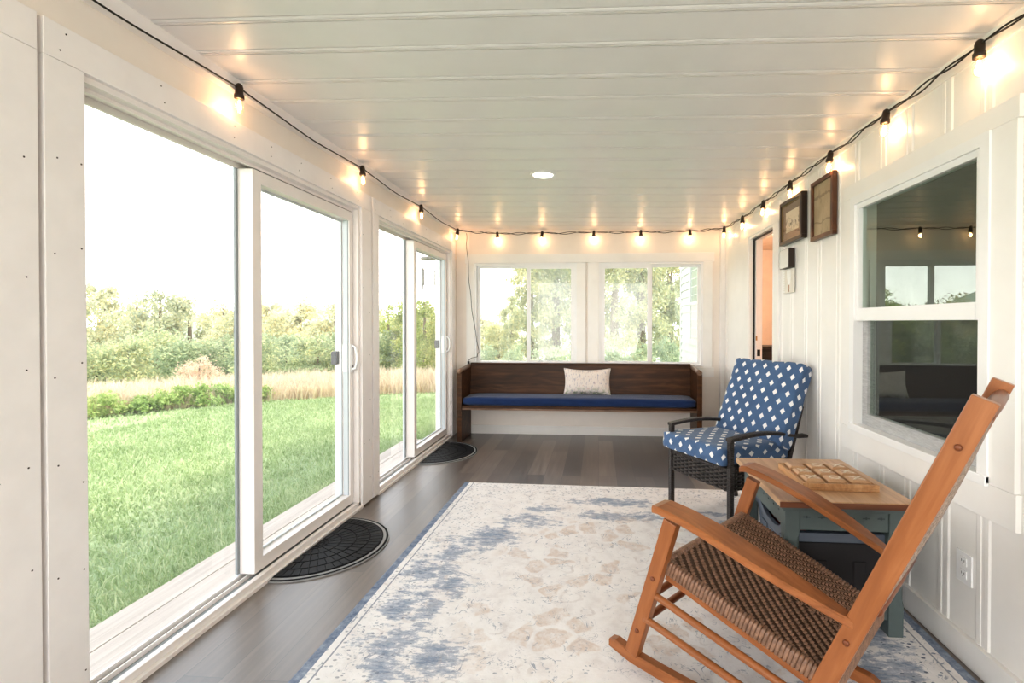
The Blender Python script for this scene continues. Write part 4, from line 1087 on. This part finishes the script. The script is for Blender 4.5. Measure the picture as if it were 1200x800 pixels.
# ------------------------------------------------------------------ rocking chair
RA = Vector((-.74876, .66285)); RBv = Vector((.66285, .74876))
rc_c = Vector((.46466, 1.93735))
rzr = math.atan2(RA.y, RA.x)    # local +X = forward, local +Y = rot90(RA) = (-.66285,-.74876) = near side
rk = thing('rocking_chair', 'honey brown wooden rocking chair with woven brown cord seat on the rug', 'rocking chair', (rc_c.x, rc_c.y, .0085), rzr)
ZO = -.0085
def lat(s_, w0=.318, w1=.272): return w0 + (w1-w0)*(-s_/.48)
for sd in (1, -1):
    yv = lambda s_: sd*lat(s_)
    nl = 'near' if sd > 0 else 'far'
    side_dir = (1, 0, 0)
    fp = beam('front_post', (.166, sd*.319, .070), (-.002, yv(0), .606), .052, .036, 'rockwood', rk, side=(1, 0, .3), bev=.004)
    bpost = beam('back_post', (-.378, sd*.254, .038), (-.815, sd*.250, 1.112), .056, .034, 'rockwood', rk, side=(1, 0, .4), bev=.004)
    # screw plugs on the outer face
    for po, L_ in ((fp, (.105, .33)), (bpost, (.40, 1.03))):
        for t_ in L_:
            m_ = MB(); m_.lathe([(.0085, 0), (.0085, .004), (.004, .006)], n=12)
            o = m_.build('screw_plug', 'rockdark', po); 
            # third local axis is +-thickness; find the outer side
            ax3 = po.matrix_basis.to_3x3().col[2]; sg = 1 if ax3.y*sd > 0 else -1
            o.location = (t_, 0, sg*.0165 if po is bpost else sg*.0175); 
            if sg < 0: o.rotation_euler = (PI, 0, 0)
    # rocker runner
    m_ = MB(); st = []
    Rr = 3.6; sc0 = -.33
    for k in range(29):
        s_ = .268-.77*k/28
        b_ = (s_-sc0)**2/(2*Rr); hgt = .041 if 0 < k < 28 else .030
        y_ = sd*(.318+(s_-.17)*.16 if s_ < .17 else .318); hw_ = .019
        st.append([(s_, y_-hw_, b_+.004), (s_, y_-hw_+.004, b_), (s_, y_+hw_-.004, b_), (s_, y_+hw_, b_+.004), (s_, y_+hw_, b_+hgt-.004), (s_, y_+hw_-.004, b_+hgt), (s_, y_-hw_+.004, b_+hgt), (s_, y_-hw_, b_+hgt-.004)])
    m_.loft(st); m_.build('rocker_runner', 'rockwood', rk)
    # arm board
    m_ = MB(); st = []
    arm = [(.052, .034, .655), (.046, .043, .660), (.02, .048, .664), (-.06, .050, .651), (-.14, .052, .631), (-.22, .053, .606), (-.30, .051, .577), (-.38, .044, .546), (-.46, .034, .513), (-.52, .024, .487), (-.545, .018, .476)]
    for (s_, hw_, z_) in arm:
        yc_ = sd*(lat(s_)+.012 + (hw_-.047)*.9)
        c_ = .005; t_ = .026
        st.append([(s_, yc_-hw_+c_, z_-t_), (s_, yc_+hw_-c_, z_-t_), (s_, yc_+hw_, z_-t_+c_), (s_, yc_+hw_, z_-c_), (s_, yc_+hw_-c_, z_), (s_, yc_-hw_+c_, z_), (s_, yc_-hw_, z_-c_), (s_, yc_-hw_, z_-t_+c_)])
    m_.loft(st); m_.build('arm', 'rockwood', rk)
    # side rungs
    for (s0_, z0_, s1_, z1_) in ((.074, .325, -.478, .160), (.108, .225, -.443, .070+.01)):
        rod('side_rung', (s0_, yv(s0_), z0_), (s1_, yv(s1_), z1_+.02), .0125, 'rockwood', rk)
    # seat side rail (wrapped)
# cross rungs
for (s_, z_) in ((.082, .318), (.118, .212)):
    rod('front_rung', (s_-.004, lat(s_)-.012, z_), (s_-.004, -lat(s_)+.012, z_), .0125, 'rockdark', rk)
rod('rear_rung', (-.46, lat(-.46)-.012, .19), (-.46, -lat(-.46)+.012, .19), .0125, 'rockdark', rk)
# ---- woven seat
SF, SR = .030, -.500; ZF, ZR = .452, .278
def seatP(u, v, h=0):
    # u 0..1 front->rear ; v -1..1 lateral
    s_ = SF+(SR-SF)*u
    wl = lat(s_)-.022
    sagv = .016*(1-v*v)*math.sin(PI*u)
    nx, nz = -(ZF-ZR), (SF-SR); ln = math.hypot(nx, nz)
    z_ = ZF+(ZR-ZF)*u-sagv
    return (s_+h*nx/ln*1.0, v*wl, z_+h*nz/ln)
m_ = MB()
m_.cur = 0
n_ = 16; vs = []; fs = []
for i in range(n_+1):
    for j in range(n_+1): vs.append(seatP(i/n_, -1+2*j/n_, -.004))
for i in range(n_):
    for j in range(n_): a_ = i*(n_+1)+j; fs.append((a_, a_+1, a_+n_+2, a_+n_+1))
m_.add(vs, fs)
m_.cur = 1
# herringbone twill: weft strands float two cells across; offset flips direction in bands
NU, NV = 54, 60
def pillowcell(u0, u1, v0, v1, long_v, h):
    g = []
    K = 5
    for a_ in range(K):
        t_ = a_/(K-1); hh = h*(math.sin(PI*t_)**.6)
        r_ = []
        for b_ in range(4):
            w_ = b_/3; e_ = (0, 1, 1, 0)[b_]
            if long_v: u_, v_ = u0+(u1-u0)*w_, v0+(v1-v0)*t_
            else: u_, v_ = u0+(u1-u0)*t_, v0+(v1-v0)*w_
            r_.append(seatP(u_, v_, (hh*(.45+.55*e_))-.001))
        g.append(r_)
    m_.loft(g, cap=False, smooth=True, closed=False)
band = 30
for i in range(NU):
    for j in range(-3, NV):
        k_ = (i+j) % 4 if (j // band) % 2 == 0 else (i-j+2*band) % 4
        du, dv = 1/NU, 2/NV
        if k_ == 0:
            a_ = max(0, j); b_ = min(NV, j+3)
            if b_-a_ > 0: pillowcell((i+.10)*du, (i+.90)*du, -1+dv*(a_+.15), -1+dv*(b_-.75), True, .0050)
        elif k_ == 3 and j >= 0:
            pillowcell((i-.2)*du, (i+1.2)*du, -1+dv*(j+.08), -1+dv*(j+.92), False, .0026)
m_.build('woven_seat', ['seatbase', 'seatcord'], rk, fixn=False)
# wrapped rails round the seat: strands wound round each side
def wrap(name, P, n_w, r_):
    m_ = MB()
    for k in range(n_w):
        t0, t1 = k/n_w, (k+1)/n_w
        p0, p1 = Vector(P(t0)), Vector(P(t1)); d = (p1-p0); ln = d.length; d.normalize()
        sdv = d.cross(Vector((0, 0, 1))).normalized(); upv = sdv.cross(d)
        rings = []
        for q, f_ in ((.0, .70), (.12, .92), (.35, 1.0), (.65, 1.0), (.88, .92), (1.0, .70)):
            c = p0.lerp(p1, q)
            sg_ = lambda t_: math.copysign(abs(t_)**.5, t_)
            rings.append([c+(sdv*sg_(math.cos(a_))*.85+upv*sg_(math.sin(a_))*1.6)*r_*f_ for a_ in [2*PI*x/16 for x in range(16)]])
        m_.loft(rings, cap=False, smooth=True)
    return m_.build(name, 'seatcord', rk, fixn=False)
for sd in (1, -1):
    wrap('wrapped_side_rail', lambda t: (lambda p: (p[0], p[1], p[2]))(seatP(t, sd*1.0, -.022)), 44, .017)
wrap('wrapped_front_rail', lambda t: seatP(0, -1+2*t, -.020), 50, .016)
wrap('wrapped_rear_rail', lambda t: seatP(1, -1+2*t, -.018), 50, .016)
for sd in (1, -1):
    a_ = seatP(.02, sd*.985, -.060); b_ = seatP(.98, sd*.985, -.060); beam('seat_rail', a_, b_, .016, .022, 'rockwood', rk, side=(0, 1, 0), bev=.003)
# ---- woven back between the posts
def backP(u, v, h=0):
    # u 0 bottom ..1 top
    s_ = -.575+(-.800+.575)*u; z_ = .508+(1.075-.508)*u
    s_ = -.815 + (1.112-z_)*(.42/1.057)
    wl = .233
    bow = -.012-.012*(1-v*v)*math.sin(PI*u)
    nx, nz = 1.057, .42; ln = math.hypot(nx, nz)
    return (s_+(bow+h)*nx/ln, v*wl, z_+(bow+h)*nz/ln)
m_ = MB()
vs = []; fs = []; n_ = 12
for sgn in (0, 1):
    for i in range(n_+1):
        for j in range(n_+1): vs.append(backP(i/n_, -1+2*j/n_, -.006*sgn))
    for i in range(n_):
        for j in range(n_): a_ = sgn*(n_+1)**2+i*(n_+1)+j; fs.append((a_, a_+1, a_+n_+2, a_+n_+1))
m_.add(vs, fs)
m_.cur = 1
NU, NV = 38, 32
for i in range(NU):
    for j in range(NV):
        if (i+j) % 2: continue
        du, dv = 1/NU, 2/NV
        for h0 in (.0, -.006):
            g = []
            for t_ in (0, .25, .5, .75, 1):
                hh = .005*math.sin(PI*t_)*(1 if h0 == 0 else -1)
                g.append([backP((i+w_)*du, -1+dv*(j+t_*1.05), h0+hh) for w_ in (.06, .94)])
            m_.loft(g, cap=False, smooth=True, closed=False)
m_.build('woven_back', ['seatbase', 'backcord'], rk, fixn=False)
for nm, u_ in (('top_rail', 1.0), ('lower_back_rail', 0.0)):
    p0, p1 = backP(u_, -.97), backP(u_, .97)
    o = rod(nm, p0, p1, .019, 'rockdark', rk, 12)

# ------------------------------------------------------------------ outside: deck, house wing, lawn
for k, (x0, x1) in enumerate(((-2.066, -1.85), (-2.232, -2.072))):
    m_ = MB(); m_.box(x0, x1, -1.2, 5.47, -.085, -.05, .003)
    tag(m_.build('deck_board', 'deck'), ('pinkish grey deck board right outside the sliding door sills', 'pinkish grey deck board along the edge of the lawn')[k], 'deck board')
m_ = MB(); m_.box(-2.21, -1.85, -1.2, 5.45, -.25, -.088)
struct(m_.build('trim_13', 'deck'), 'deck rim board')
m_ = MB(); m_.box(-2.2, 1.6, Y0, 9, -.3, -.07)
# wing of the house past the end wall
hwg = thing('house_wing', 'white lap-sided wing of the house seen through the right back window', 'building', (0, 0, 0))
m_ = MB(); zz = -.2; st = .128
while zz < 2.6:
    m_.prism([(1.462, zz), (1.50, zz), (1.50, zz+st), (1.489, zz+st)], YB+.15, 8.82, 'xzy'); zz += st
m_.build('lap_siding', 'siding', hwg)
m_ = MB(); m_.box(1.462, 1.56, 8.82, 8.92, -.2, 2.6); m_.build('corner_board', 'siding', hwg)
f_ = MB(); wy0, wy1, wz0, wz1 = 7.05, 7.93, .95, 2.25
for (a_, b_, c_, d_) in ((wy0, wy1, wz1-.09, wz1), (wy0, wy1, wz0, wz0+.09), (wy0, wy0+.09, wz0+.09, wz1-.09), (wy1-.09, wy1, wz0+.09, wz1-.09), (wy0+.09, wy1-.09, 1.57, 1.62)): f_.box(1.45, 1.50, a_, b_, c_, d_, .002)
fr_ = f_.build('window_frame', 'siding', hwg)
m_ = MB(); m_.add([(1.466, wy0+.09, wz0+.09), (1.466, wy1-.09, wz0+.09), (1.466, wy1-.09, 1.57), (1.466, wy0+.09, 1.57)], [(0, 1, 2, 3)]); m_.build('lower_pane', 'sidingshade', fr_)
m_ = MB(); m_.add([(1.464, wy0+.09, 1.62), (1.464, wy1-.09, 1.62), (1.464, wy1-.09, wz1-.09), (1.464, wy0+.09, wz1-.09)], [(0, 1, 2, 3)]); m_.build('upper_pane', plain('green_grey_pane', (.45, .52, .46), .1), fr_)

def gz(x, y):
    r_ = math.hypot(x, y)
    t_ = min(1, max(0, (x+2.5)/2))
    z1 = -.2-max(0, r_-11)*.12; z2 = -.2-max(0, r_-12)*.08
    return z1*(1-t_)+z2*t_
m_ = MB(); vs = []; fs = []
gx = [-70, -50, -40, -32, -26, -22, -18, -15, -13, -11, -9, -7, -5, -3.5, -2.235, -1, 0, 1.4, 3, 6, 12, 25]; gy = [-14, -8, -3, 0, 2, 4, 5.8, 7, 8.5, 10, 11.5, 13, 15, 18, 22, 27, 33, 42, 60]
for x_ in gx:
    for y_ in gy: vs.append((x_, y_, gz(x_, y_) if not (-2.2 < x_ < 1.5 and y_ < 5.8) else -.25))
ny = len(gy)
for i in range(len(gx)-1):
    for j in range(ny-1): a_ = i*ny+j; fs.append((a_, a_+ny, a_+ny+1, a_+1))
m_.add(vs, fs, True)
struct(m_.build('lawn', 'lawn', fixn=False), 'sunlit green lawn sloping away from the porch')

# grass blades, dense close to the deck
rnd = random.Random(11)
def blades(name, mat, pts_, label, cat='grass'):
    m_ = MB(); vs = []; fs = []
    for (x_, y_, h_, w_, lean) in pts_:
        z_ = gz(x_, y_)-.005; a_ = rnd.uniform(0, 2*PI); c_, s_ = math.cos(a_)*w_, math.sin(a_)*w_
        b_ = rnd.uniform(0, 2*PI); lx_, ly_ = math.cos(b_)*lean*h_, math.sin(b_)*lean*h_
        o = len(vs)
        vs += [(x_-c_, y_-s_, z_), (x_+c_, y_+s_, z_), (x_+lx_*.35+c_*.8, y_+ly_*.35+s_*.8, z_+h_*.6), (x_+lx_*.35-c_*.8, y_+ly_*.35-s_*.8, z_+h_*.6), (x_+lx_, y_+ly_, z_+h_*(1-.25*lean))]
        fs += [(o, o+1, o+2, o+3), (o+3, o+2, o+4)]
    m_.v = vs; m_.f = fs; m_.mi = [0]*len(fs); m_.smooth = [False]*len(fs)
    return tag(m_.build(name, mat, fixn=False), label, cat, None, 'stuff')
P_ = []
for k in range(62000):
    t_ = rnd.random()**1.6; x_ = -2.24-t_*4.5; y_ = rnd.uniform(.9, 9.4)
    if math.hypot(x_, y_) > 10.6: continue
    cl_ = math.sin(x_*3.1+y_*1.7)*math.sin(y_*2.3-x_)
    P_.append((x_, y_, (rnd.uniform(.035, .085)+.02*cl_)*(1.5 if x_ > -2.45 else 1), rnd.uniform(.0025, .005)*(1+t_), rnd.uniform(.2, 1.1)))
for k in range(26000):
    a_ = rnd.uniform(math.radians(95), math.radians(150)); r_ = rnd.uniform(4, 10.7)
    x_, y_ = r_*math.cos(a_), r_*math.sin(a_)
    if x_ < -3: P_.append((x_, y_, rnd.uniform(.03, .08), rnd.uniform(.005, .010), rnd.uniform(.3, 1.1)))
blades('lawn_grass', 'grassblade', P_, 'short green grass blades of the lawn outside the doors')
P_ = []
for k in range(30000):
    a_ = rnd.uniform(math.radians(98), math.radians(150)); r_ = 10.7+rnd.random()**1.3*6
    P_.append((r_*math.cos(a_), r_*math.sin(a_), rnd.uniform(.28, .72)*(.55+.45*min(1, (r_-10.7)/1.2)), rnd.uniform(.007, .016), rnd.uniform(.1, .6)))
blades('meadow_grass', 'meadowgrass', P_, 'tall dry tan meadow grass beyond the lawn')

# leafy plants: one leaf-cloud mesh per kind, copied with its own size
def leafcloud(n_leaf, size, asp, seed, clumps=26, spread=.2, conical=0):
    r_ = random.Random(seed); m_ = MB(); vs = []; fs = []
    cs = []
    while len(cs) < clumps:
        p = Vector((r_.uniform(-1, 1), r_.uniform(-1, 1), r_.uniform(-1, 1)))
        if .25 < p.length < 1:
            w_ = 1-conical*max(0, (p.z+1)/2)
            cs.append((Vector((p.x*w_*.8, p.y*w_*.8, p.z*.85)), r_.uniform(.7, 1.3)))
    for k in range(n_leaf):
        c, sc2 = cs[r_.randrange(clumps)]
        d = Vector((r_.gauss(0, 1), r_.gauss(0, 1), r_.gauss(0, .8)/asp))*spread*sc2*.6
        p = c+d
        s_ = size*r_.uniform(.6, 1.3)
        q = Euler((r_.uniform(-1.2, 1.2), r_.uniform(-1.2, 1.2), r_.uniform(0, 6.3))).to_matrix()
        o = len(vs)
        for (a_, b_) in ((-1, 0), (0, -.45), (1, 0), (0, .45)): w_ = q@Vector((a_*s_, b_*s_, 0)); w_.z /= asp; vs.append(tuple(p+w_))
        fs.append((o, o+1, o+2, o+3))
    m_.v = vs; m_.f = fs; m_.mi = [0]*len(fs); m_.smooth = [False]*len(fs)
    return m_
ORD = ['first', 'second', 'third', 'fourth', 'fifth', 'sixth', 'seventh', 'eighth', 'ninth', 'tenth', 'eleventh', 'twelfth']
def plantrow(name, cat, rows_, mat, labelf, group, n_leaf, size, wide, seed, conical=0, low=.0, spread=.2, clumps=26, trunk=True):
    protos = []
    asp = sum(r_[3]*(1-low)/2/(r_[4]*wide) for r_ in rows_)/len(rows_)
    for v_ in range(3):
        protos.append(leafcloud(n_leaf, size, asp, seed+v_, clumps, spread, conical))
    meshes = [None]*3
    for i, (x_, y_, z_, h_, w_) in enumerate(rows_):
        t_ = thing(name, labelf(i), cat, (x_, y_, z_), random.uniform(0, 6), group)
        k = i % 3
        if meshes[k] is None:
            o = protos[k].build('foliage', mat, t_, fixn=False); meshes[k] = o.data
        else:
            o = bpy.data.objects.new('foliage', meshes[k]); COL.objects.link(o); o.parent = t_
        hh = h_*(1-low)/2
        o.scale = (w_*wide, w_*wide, hh); o.location = (0, 0, h_*low+hh)
        if trunk:
            m_ = MB(); r0 = .03*h_
            m_.tube([(0, 0, -.2), (.02, .01, h_*.3), (-.02, .02, h_*.6), (0, 0, h_*.85)], [r0, r0*.8, r0*.5, r0*.2], 7); m_.build('trunk', 'trunk', t_)
far = [(-38.17,31.34,-4.81,8.46,2.09),(-36.51,33.47,-4.82,8.87,2.02),(-37.91,37.38,-5.27,8.50,1.75),(-30.56,31.89,-4.18,7.54,1.67),(-30.21,33.92,-4.33,7.68,1.89),(-29.23,36.00,-4.44,7.44,1.67),(-24.63,31.31,-3.66,5.86,1.27),(-23.00,32.43,-3.65,6.47,1.49),(-23.25,36.43,-4.07,7.27,2.13),(-19.50,34.69,-3.66,6.31,1.77),(-16.16,32.93,-3.28,5.74,1.67),(-12.4,33.0,-3.1,5.6,1.9)]
mid = [(-27.37,22.09,-3.10,3.96,1.47),(-23.73,21.35,-2.71,3.18,1.33),(-25.10,24.26,-3.07,3.71,1.28),(-20.83,21.56,-2.48,3.43,1.25),(-20.14,22.61,-2.51,3.20,1.26),(-17.69,21.79,-2.25,3.04,1.17),(-16.87,22.85,-2.29,2.98,1.05),(-14.75,22.00,-2.06,3.10,1.01),(-13.84,23.07,-2.11,2.97,1.14),(-11.82,22.21,-1.90,3.10,1.01),(-10.07,21.33,-1.71,3.07,0.93)]
dtr = [(-8.63,19.43,-1.43,3.70,0.70),(-6.71,16.56,-1.02,3.65,0.57),(-6.41,17.59,-1.13,3.67,0.54),(-5.20,15.67,-0.86,3.33,0.48),(-4.40,14.72,-0.72,2.88,0.39)]
back = [(-6.17,25.62,-2.04,4.05,1.37),(-4.08,19.76,-1.30,2.79,0.88),(-2.67,14.85,-0.69,3.13,0.39),(-1.88,13.40,-0.50,4.7,0.62),(-1.30,14.95,-0.44,5.4,0.85),(-0.28,14.02,-0.36,5.0,0.78),(0.42,13.06,-0.29,4.9,0.72),(1.28,14.63,-0.41,5.5,0.8),(1.87,13.17,-0.30,4.9,0.66),(3.09,16.26,-0.56,5.6,0.9)]
bush = [(-2.88,12.83,-0.46,1.20,0.50),(-2.03,11.89,-0.33,1.20,0.42),(-1.24,11.44,-0.20,1.01,0.44),(-0.42,11.00,-0.20,1.14,0.42),(0.27,11.55,-0.20,1.21,0.44),(0.93,11.10,-0.20,1.10,0.42),(1.68,11.65,-0.20,1.21,0.40)]
def stagger(rows_, fs_, wf=1.0, boost=1.0):
    out_ = []
    for i, (x_, y_, z_, h_, w_) in enumerate(rows_):
        f_ = fs_[i % len(fs_)]; g_ = gz(x_*f_, y_*f_); top = 1.3+(z_+h_-1.3)*f_*boost
        out_.append((x_*f_, y_*f_, g_, top-g_, w_*f_*wf))
    return out_
far = stagger(far, (1.0, 1.42, 1.2), boost=1.35); mid = stagger(mid, (.86, 1.08), boost=.75); dtr = stagger(dtr, (1.0, 1.12, .95)); back = stagger(back, (1.0, .93, 1.12))
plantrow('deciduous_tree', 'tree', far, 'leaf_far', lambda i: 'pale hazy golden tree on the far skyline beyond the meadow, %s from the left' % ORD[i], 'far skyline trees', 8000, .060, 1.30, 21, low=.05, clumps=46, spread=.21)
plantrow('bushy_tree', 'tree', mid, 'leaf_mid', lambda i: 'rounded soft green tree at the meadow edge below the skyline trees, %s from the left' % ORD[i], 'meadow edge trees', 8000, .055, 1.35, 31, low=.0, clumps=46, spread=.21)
plantrow('young_tree', 'tree', dtr, 'leaf_door', lambda i: 'bright yellow-green tree behind the farther sliding door, %s from the left' % ORD[i], 'trees behind the farther sliding door', 6500, .055, 1.6, 41, .45, 0, clumps=46)
plantrow('woodland_tree', 'tree', back, 'leaf_back', lambda i: 'tall hazy yellow-green tree behind the back windows, %s from the left' % ORD[i], 'trees behind the back windows', 11000, .052, 1.35, 51, .25, 0, clumps=70, spread=.20)
plantrow('leafy_bush', 'bush', bush, 'leaf_bush', lambda i: 'low soft green bush below the tall trees behind the back windows, %s from the left' % ORD[i], 'bushes behind the back windows', 4200, .060, 1.35, 61, clumps=30, trunk=False)
plantrow('seed_head_shrub', 'shrub', [(-8.82, 10.18, -.42, 1.02, .40)], 'leaf_flower', lambda i: 'tan pink seed-head shrub standing above the meadow grass', None, 4200, .045, 1.35, 71, clumps=30)
wd = []
for k in range(5): a_ = math.radians(137.5-k*2.6); wd.append((10.75*math.cos(a_), 10.75*math.sin(a_), -.2, random.uniform(.28, .42), .34))
plantrow('green_weed', 'plant', wd, 'leaf_weed', lambda i: 'clump of fresh green weeds where lawn meets meadow, %s from the left' % ORD[i], 'weeds along the lawn edge', 1800, .085, 1.2, 81, clumps=16, trunk=False)
# wooded ridge far off
m_ = MB(); vs = []; fs = []
rnd = random.Random(5); n_ = 60
for i in range(n_+1):
    a_ = math.radians(60+100*i/n_); r_ = 75
    h_ = 2.6+1.6*math.sin(i*.37)+1.0*math.sin(i*1.3+1)+rnd.uniform(-.3, .3)
    vs += [(r_*math.cos(a_), r_*math.sin(a_), -12), (r_*math.cos(a_), r_*math.sin(a_), h_)]
for i in range(n_): fs.append((2*i, 2*i+2, 2*i+3, 2*i+1))
m_.add(vs, fs, True)
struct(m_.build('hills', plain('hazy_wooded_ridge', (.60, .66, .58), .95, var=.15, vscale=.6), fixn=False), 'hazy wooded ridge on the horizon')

# wind chime hanging from the eave
wc = thing('wind_chime', 'grey hanging wind chime outside the farther sliding door', 'wind chime', (-2.05, 5.78, 1.70))
m_ = MB(); m_.lathe([(.001, .40), (.10, .385), (.11, .365), (.10, .355)], n=18); m_.build('top_plate', 'chime', wc)
m_ = MB(); m_.tube([(0, 0, .39), (0, 0, .77)], .003, 5); m_.build('cord', 'cord', wc)
for k in range(6):
    a_ = 2*PI*k/6; x_, y_ = .085*math.cos(a_), .085*math.sin(a_)
    m_ = MB(); m_.tube([(x_, y_, .36), (x_, y_, .22)], .0015, 4); m_.tube([(x_, y_, .26-.02*(k % 3)), (x_, y_, .04*(k % 3))], .008, 8); m_.build('chime_tube', 'chime', wc)

# ------------------------------------------------------------------ light
w = bpy.data.worlds.new('sky'); S.world = w; w.use_nodes = True; nt = w.node_tree
for n_ in list(nt.nodes): nt.nodes.remove(n_)
out = nt.nodes.new('ShaderNodeOutputWorld'); bg = nt.nodes.new('ShaderNodeBackground')
tc = nt.nodes.new('ShaderNodeTexCoord'); sp = nt.nodes.new('ShaderNodeSeparateXYZ'); L(nt, tc.outputs['Generated'], sp.inputs[0])
L(nt, ramp(nt, sp.outputs[2], [(0.0, (1.0, .96, .92)), (.25, (.95, .97, 1.0)), (.7, (.84, .92, 1.0))]), bg.inputs['Color'])
L(nt, mth(nt, 'MULTIPLY', ramp(nt, sp.outputs[2], [(.05, 1.0), (.16, .80), (.32, .46), (.8, .40)]), 4.7), bg.inputs['Strength'])
L(nt, bg.outputs[0], out.inputs[0])
sun = bpy.data.lights.new('sun', 'SUN'); sun.energy = 3.0; sun.color = (1, .86, .62); sun.angle = math.radians(16)
so = bpy.data.objects.new('sun', sun); COL.objects.link(so); so.rotation_euler = (0, math.radians(27), math.radians(-6))
# added fill light behind the camera, across the open end of the porch
ar = bpy.data.lights.new('rear_fill_light', 'AREA'); ar.shape = 'RECTANGLE'; ar.size = 2.9; ar.size_y = 2.2; ar.energy = 34; ar.color = (1, .98, .95)
ao = bpy.data.objects.new('rear_fill_light', ar); COL.objects.link(ao); ao.location = (-.1, -1.9, 1.25); ao.rotation_euler = (math.radians(90), 0, 0)
# recessed lamp and hall lamp
rl = bpy.data.lights.new('recessed_lamp', 'AREA'); rl.shape = 'DISK'; rl.size = .14; rl.energy = 5; rl.color = (1, .92, .82)
ro = bpy.data.objects.new('recessed_lamp', rl); COL.objects.link(ro); ro.location = (-.405, 3.52, 2.352)
hl_ = bpy.data.lights.new('hall_lamp', 'POINT'); hl_.energy = 48; hl_.color = (1, .86, .70); hl_.shadow_soft_size = .12
o = bpy.data.objects.new('hall_lamp', hl_); COL.objects.link(o); o.location = (2.03, 5.3, 2.1)

# ------------------------------------------------------------------ camera
cam = bpy.data.cameras.new('camera'); co = bpy.data.objects.new('camera', cam); COL.objects.link(co)
F_, CX, CY = 570.0, 660.589, 382.923
r3 = Vector((.99742, .07177, .00074)); u3 = Vector((-.00141, .00937, .99996)); f3 = Vector((-.07176, .99738, -.00945))
mm = Matrix((r3, u3, -f3)).transposed().to_4x4(); mm.translation = (0, 0, 1.30)
co.matrix_world = mm
cam.sensor_fit = 'HORIZONTAL'; cam.sensor_width = 36; cam.lens = 36*F_/1200
cam.shift_x = (600-CX)/1200; cam.shift_y = (CY-400)/1200; cam.clip_start = .02; cam.clip_end = 300
S.camera = co
S.view_settings.view_transform = 'Standard'; S.view_settings.look = 'None'; S.view_settings.exposure = .16; S.view_settings.gamma = .86
S.cycles.max_bounces = 8; S.cycles.diffuse_bounces = 5; S.cycles.glossy_bounces = 4; S.cycles.transparent_max_bounces = 24
S.cycles.use_denoising = True
S.cycles.sample_clamp_indirect = 8
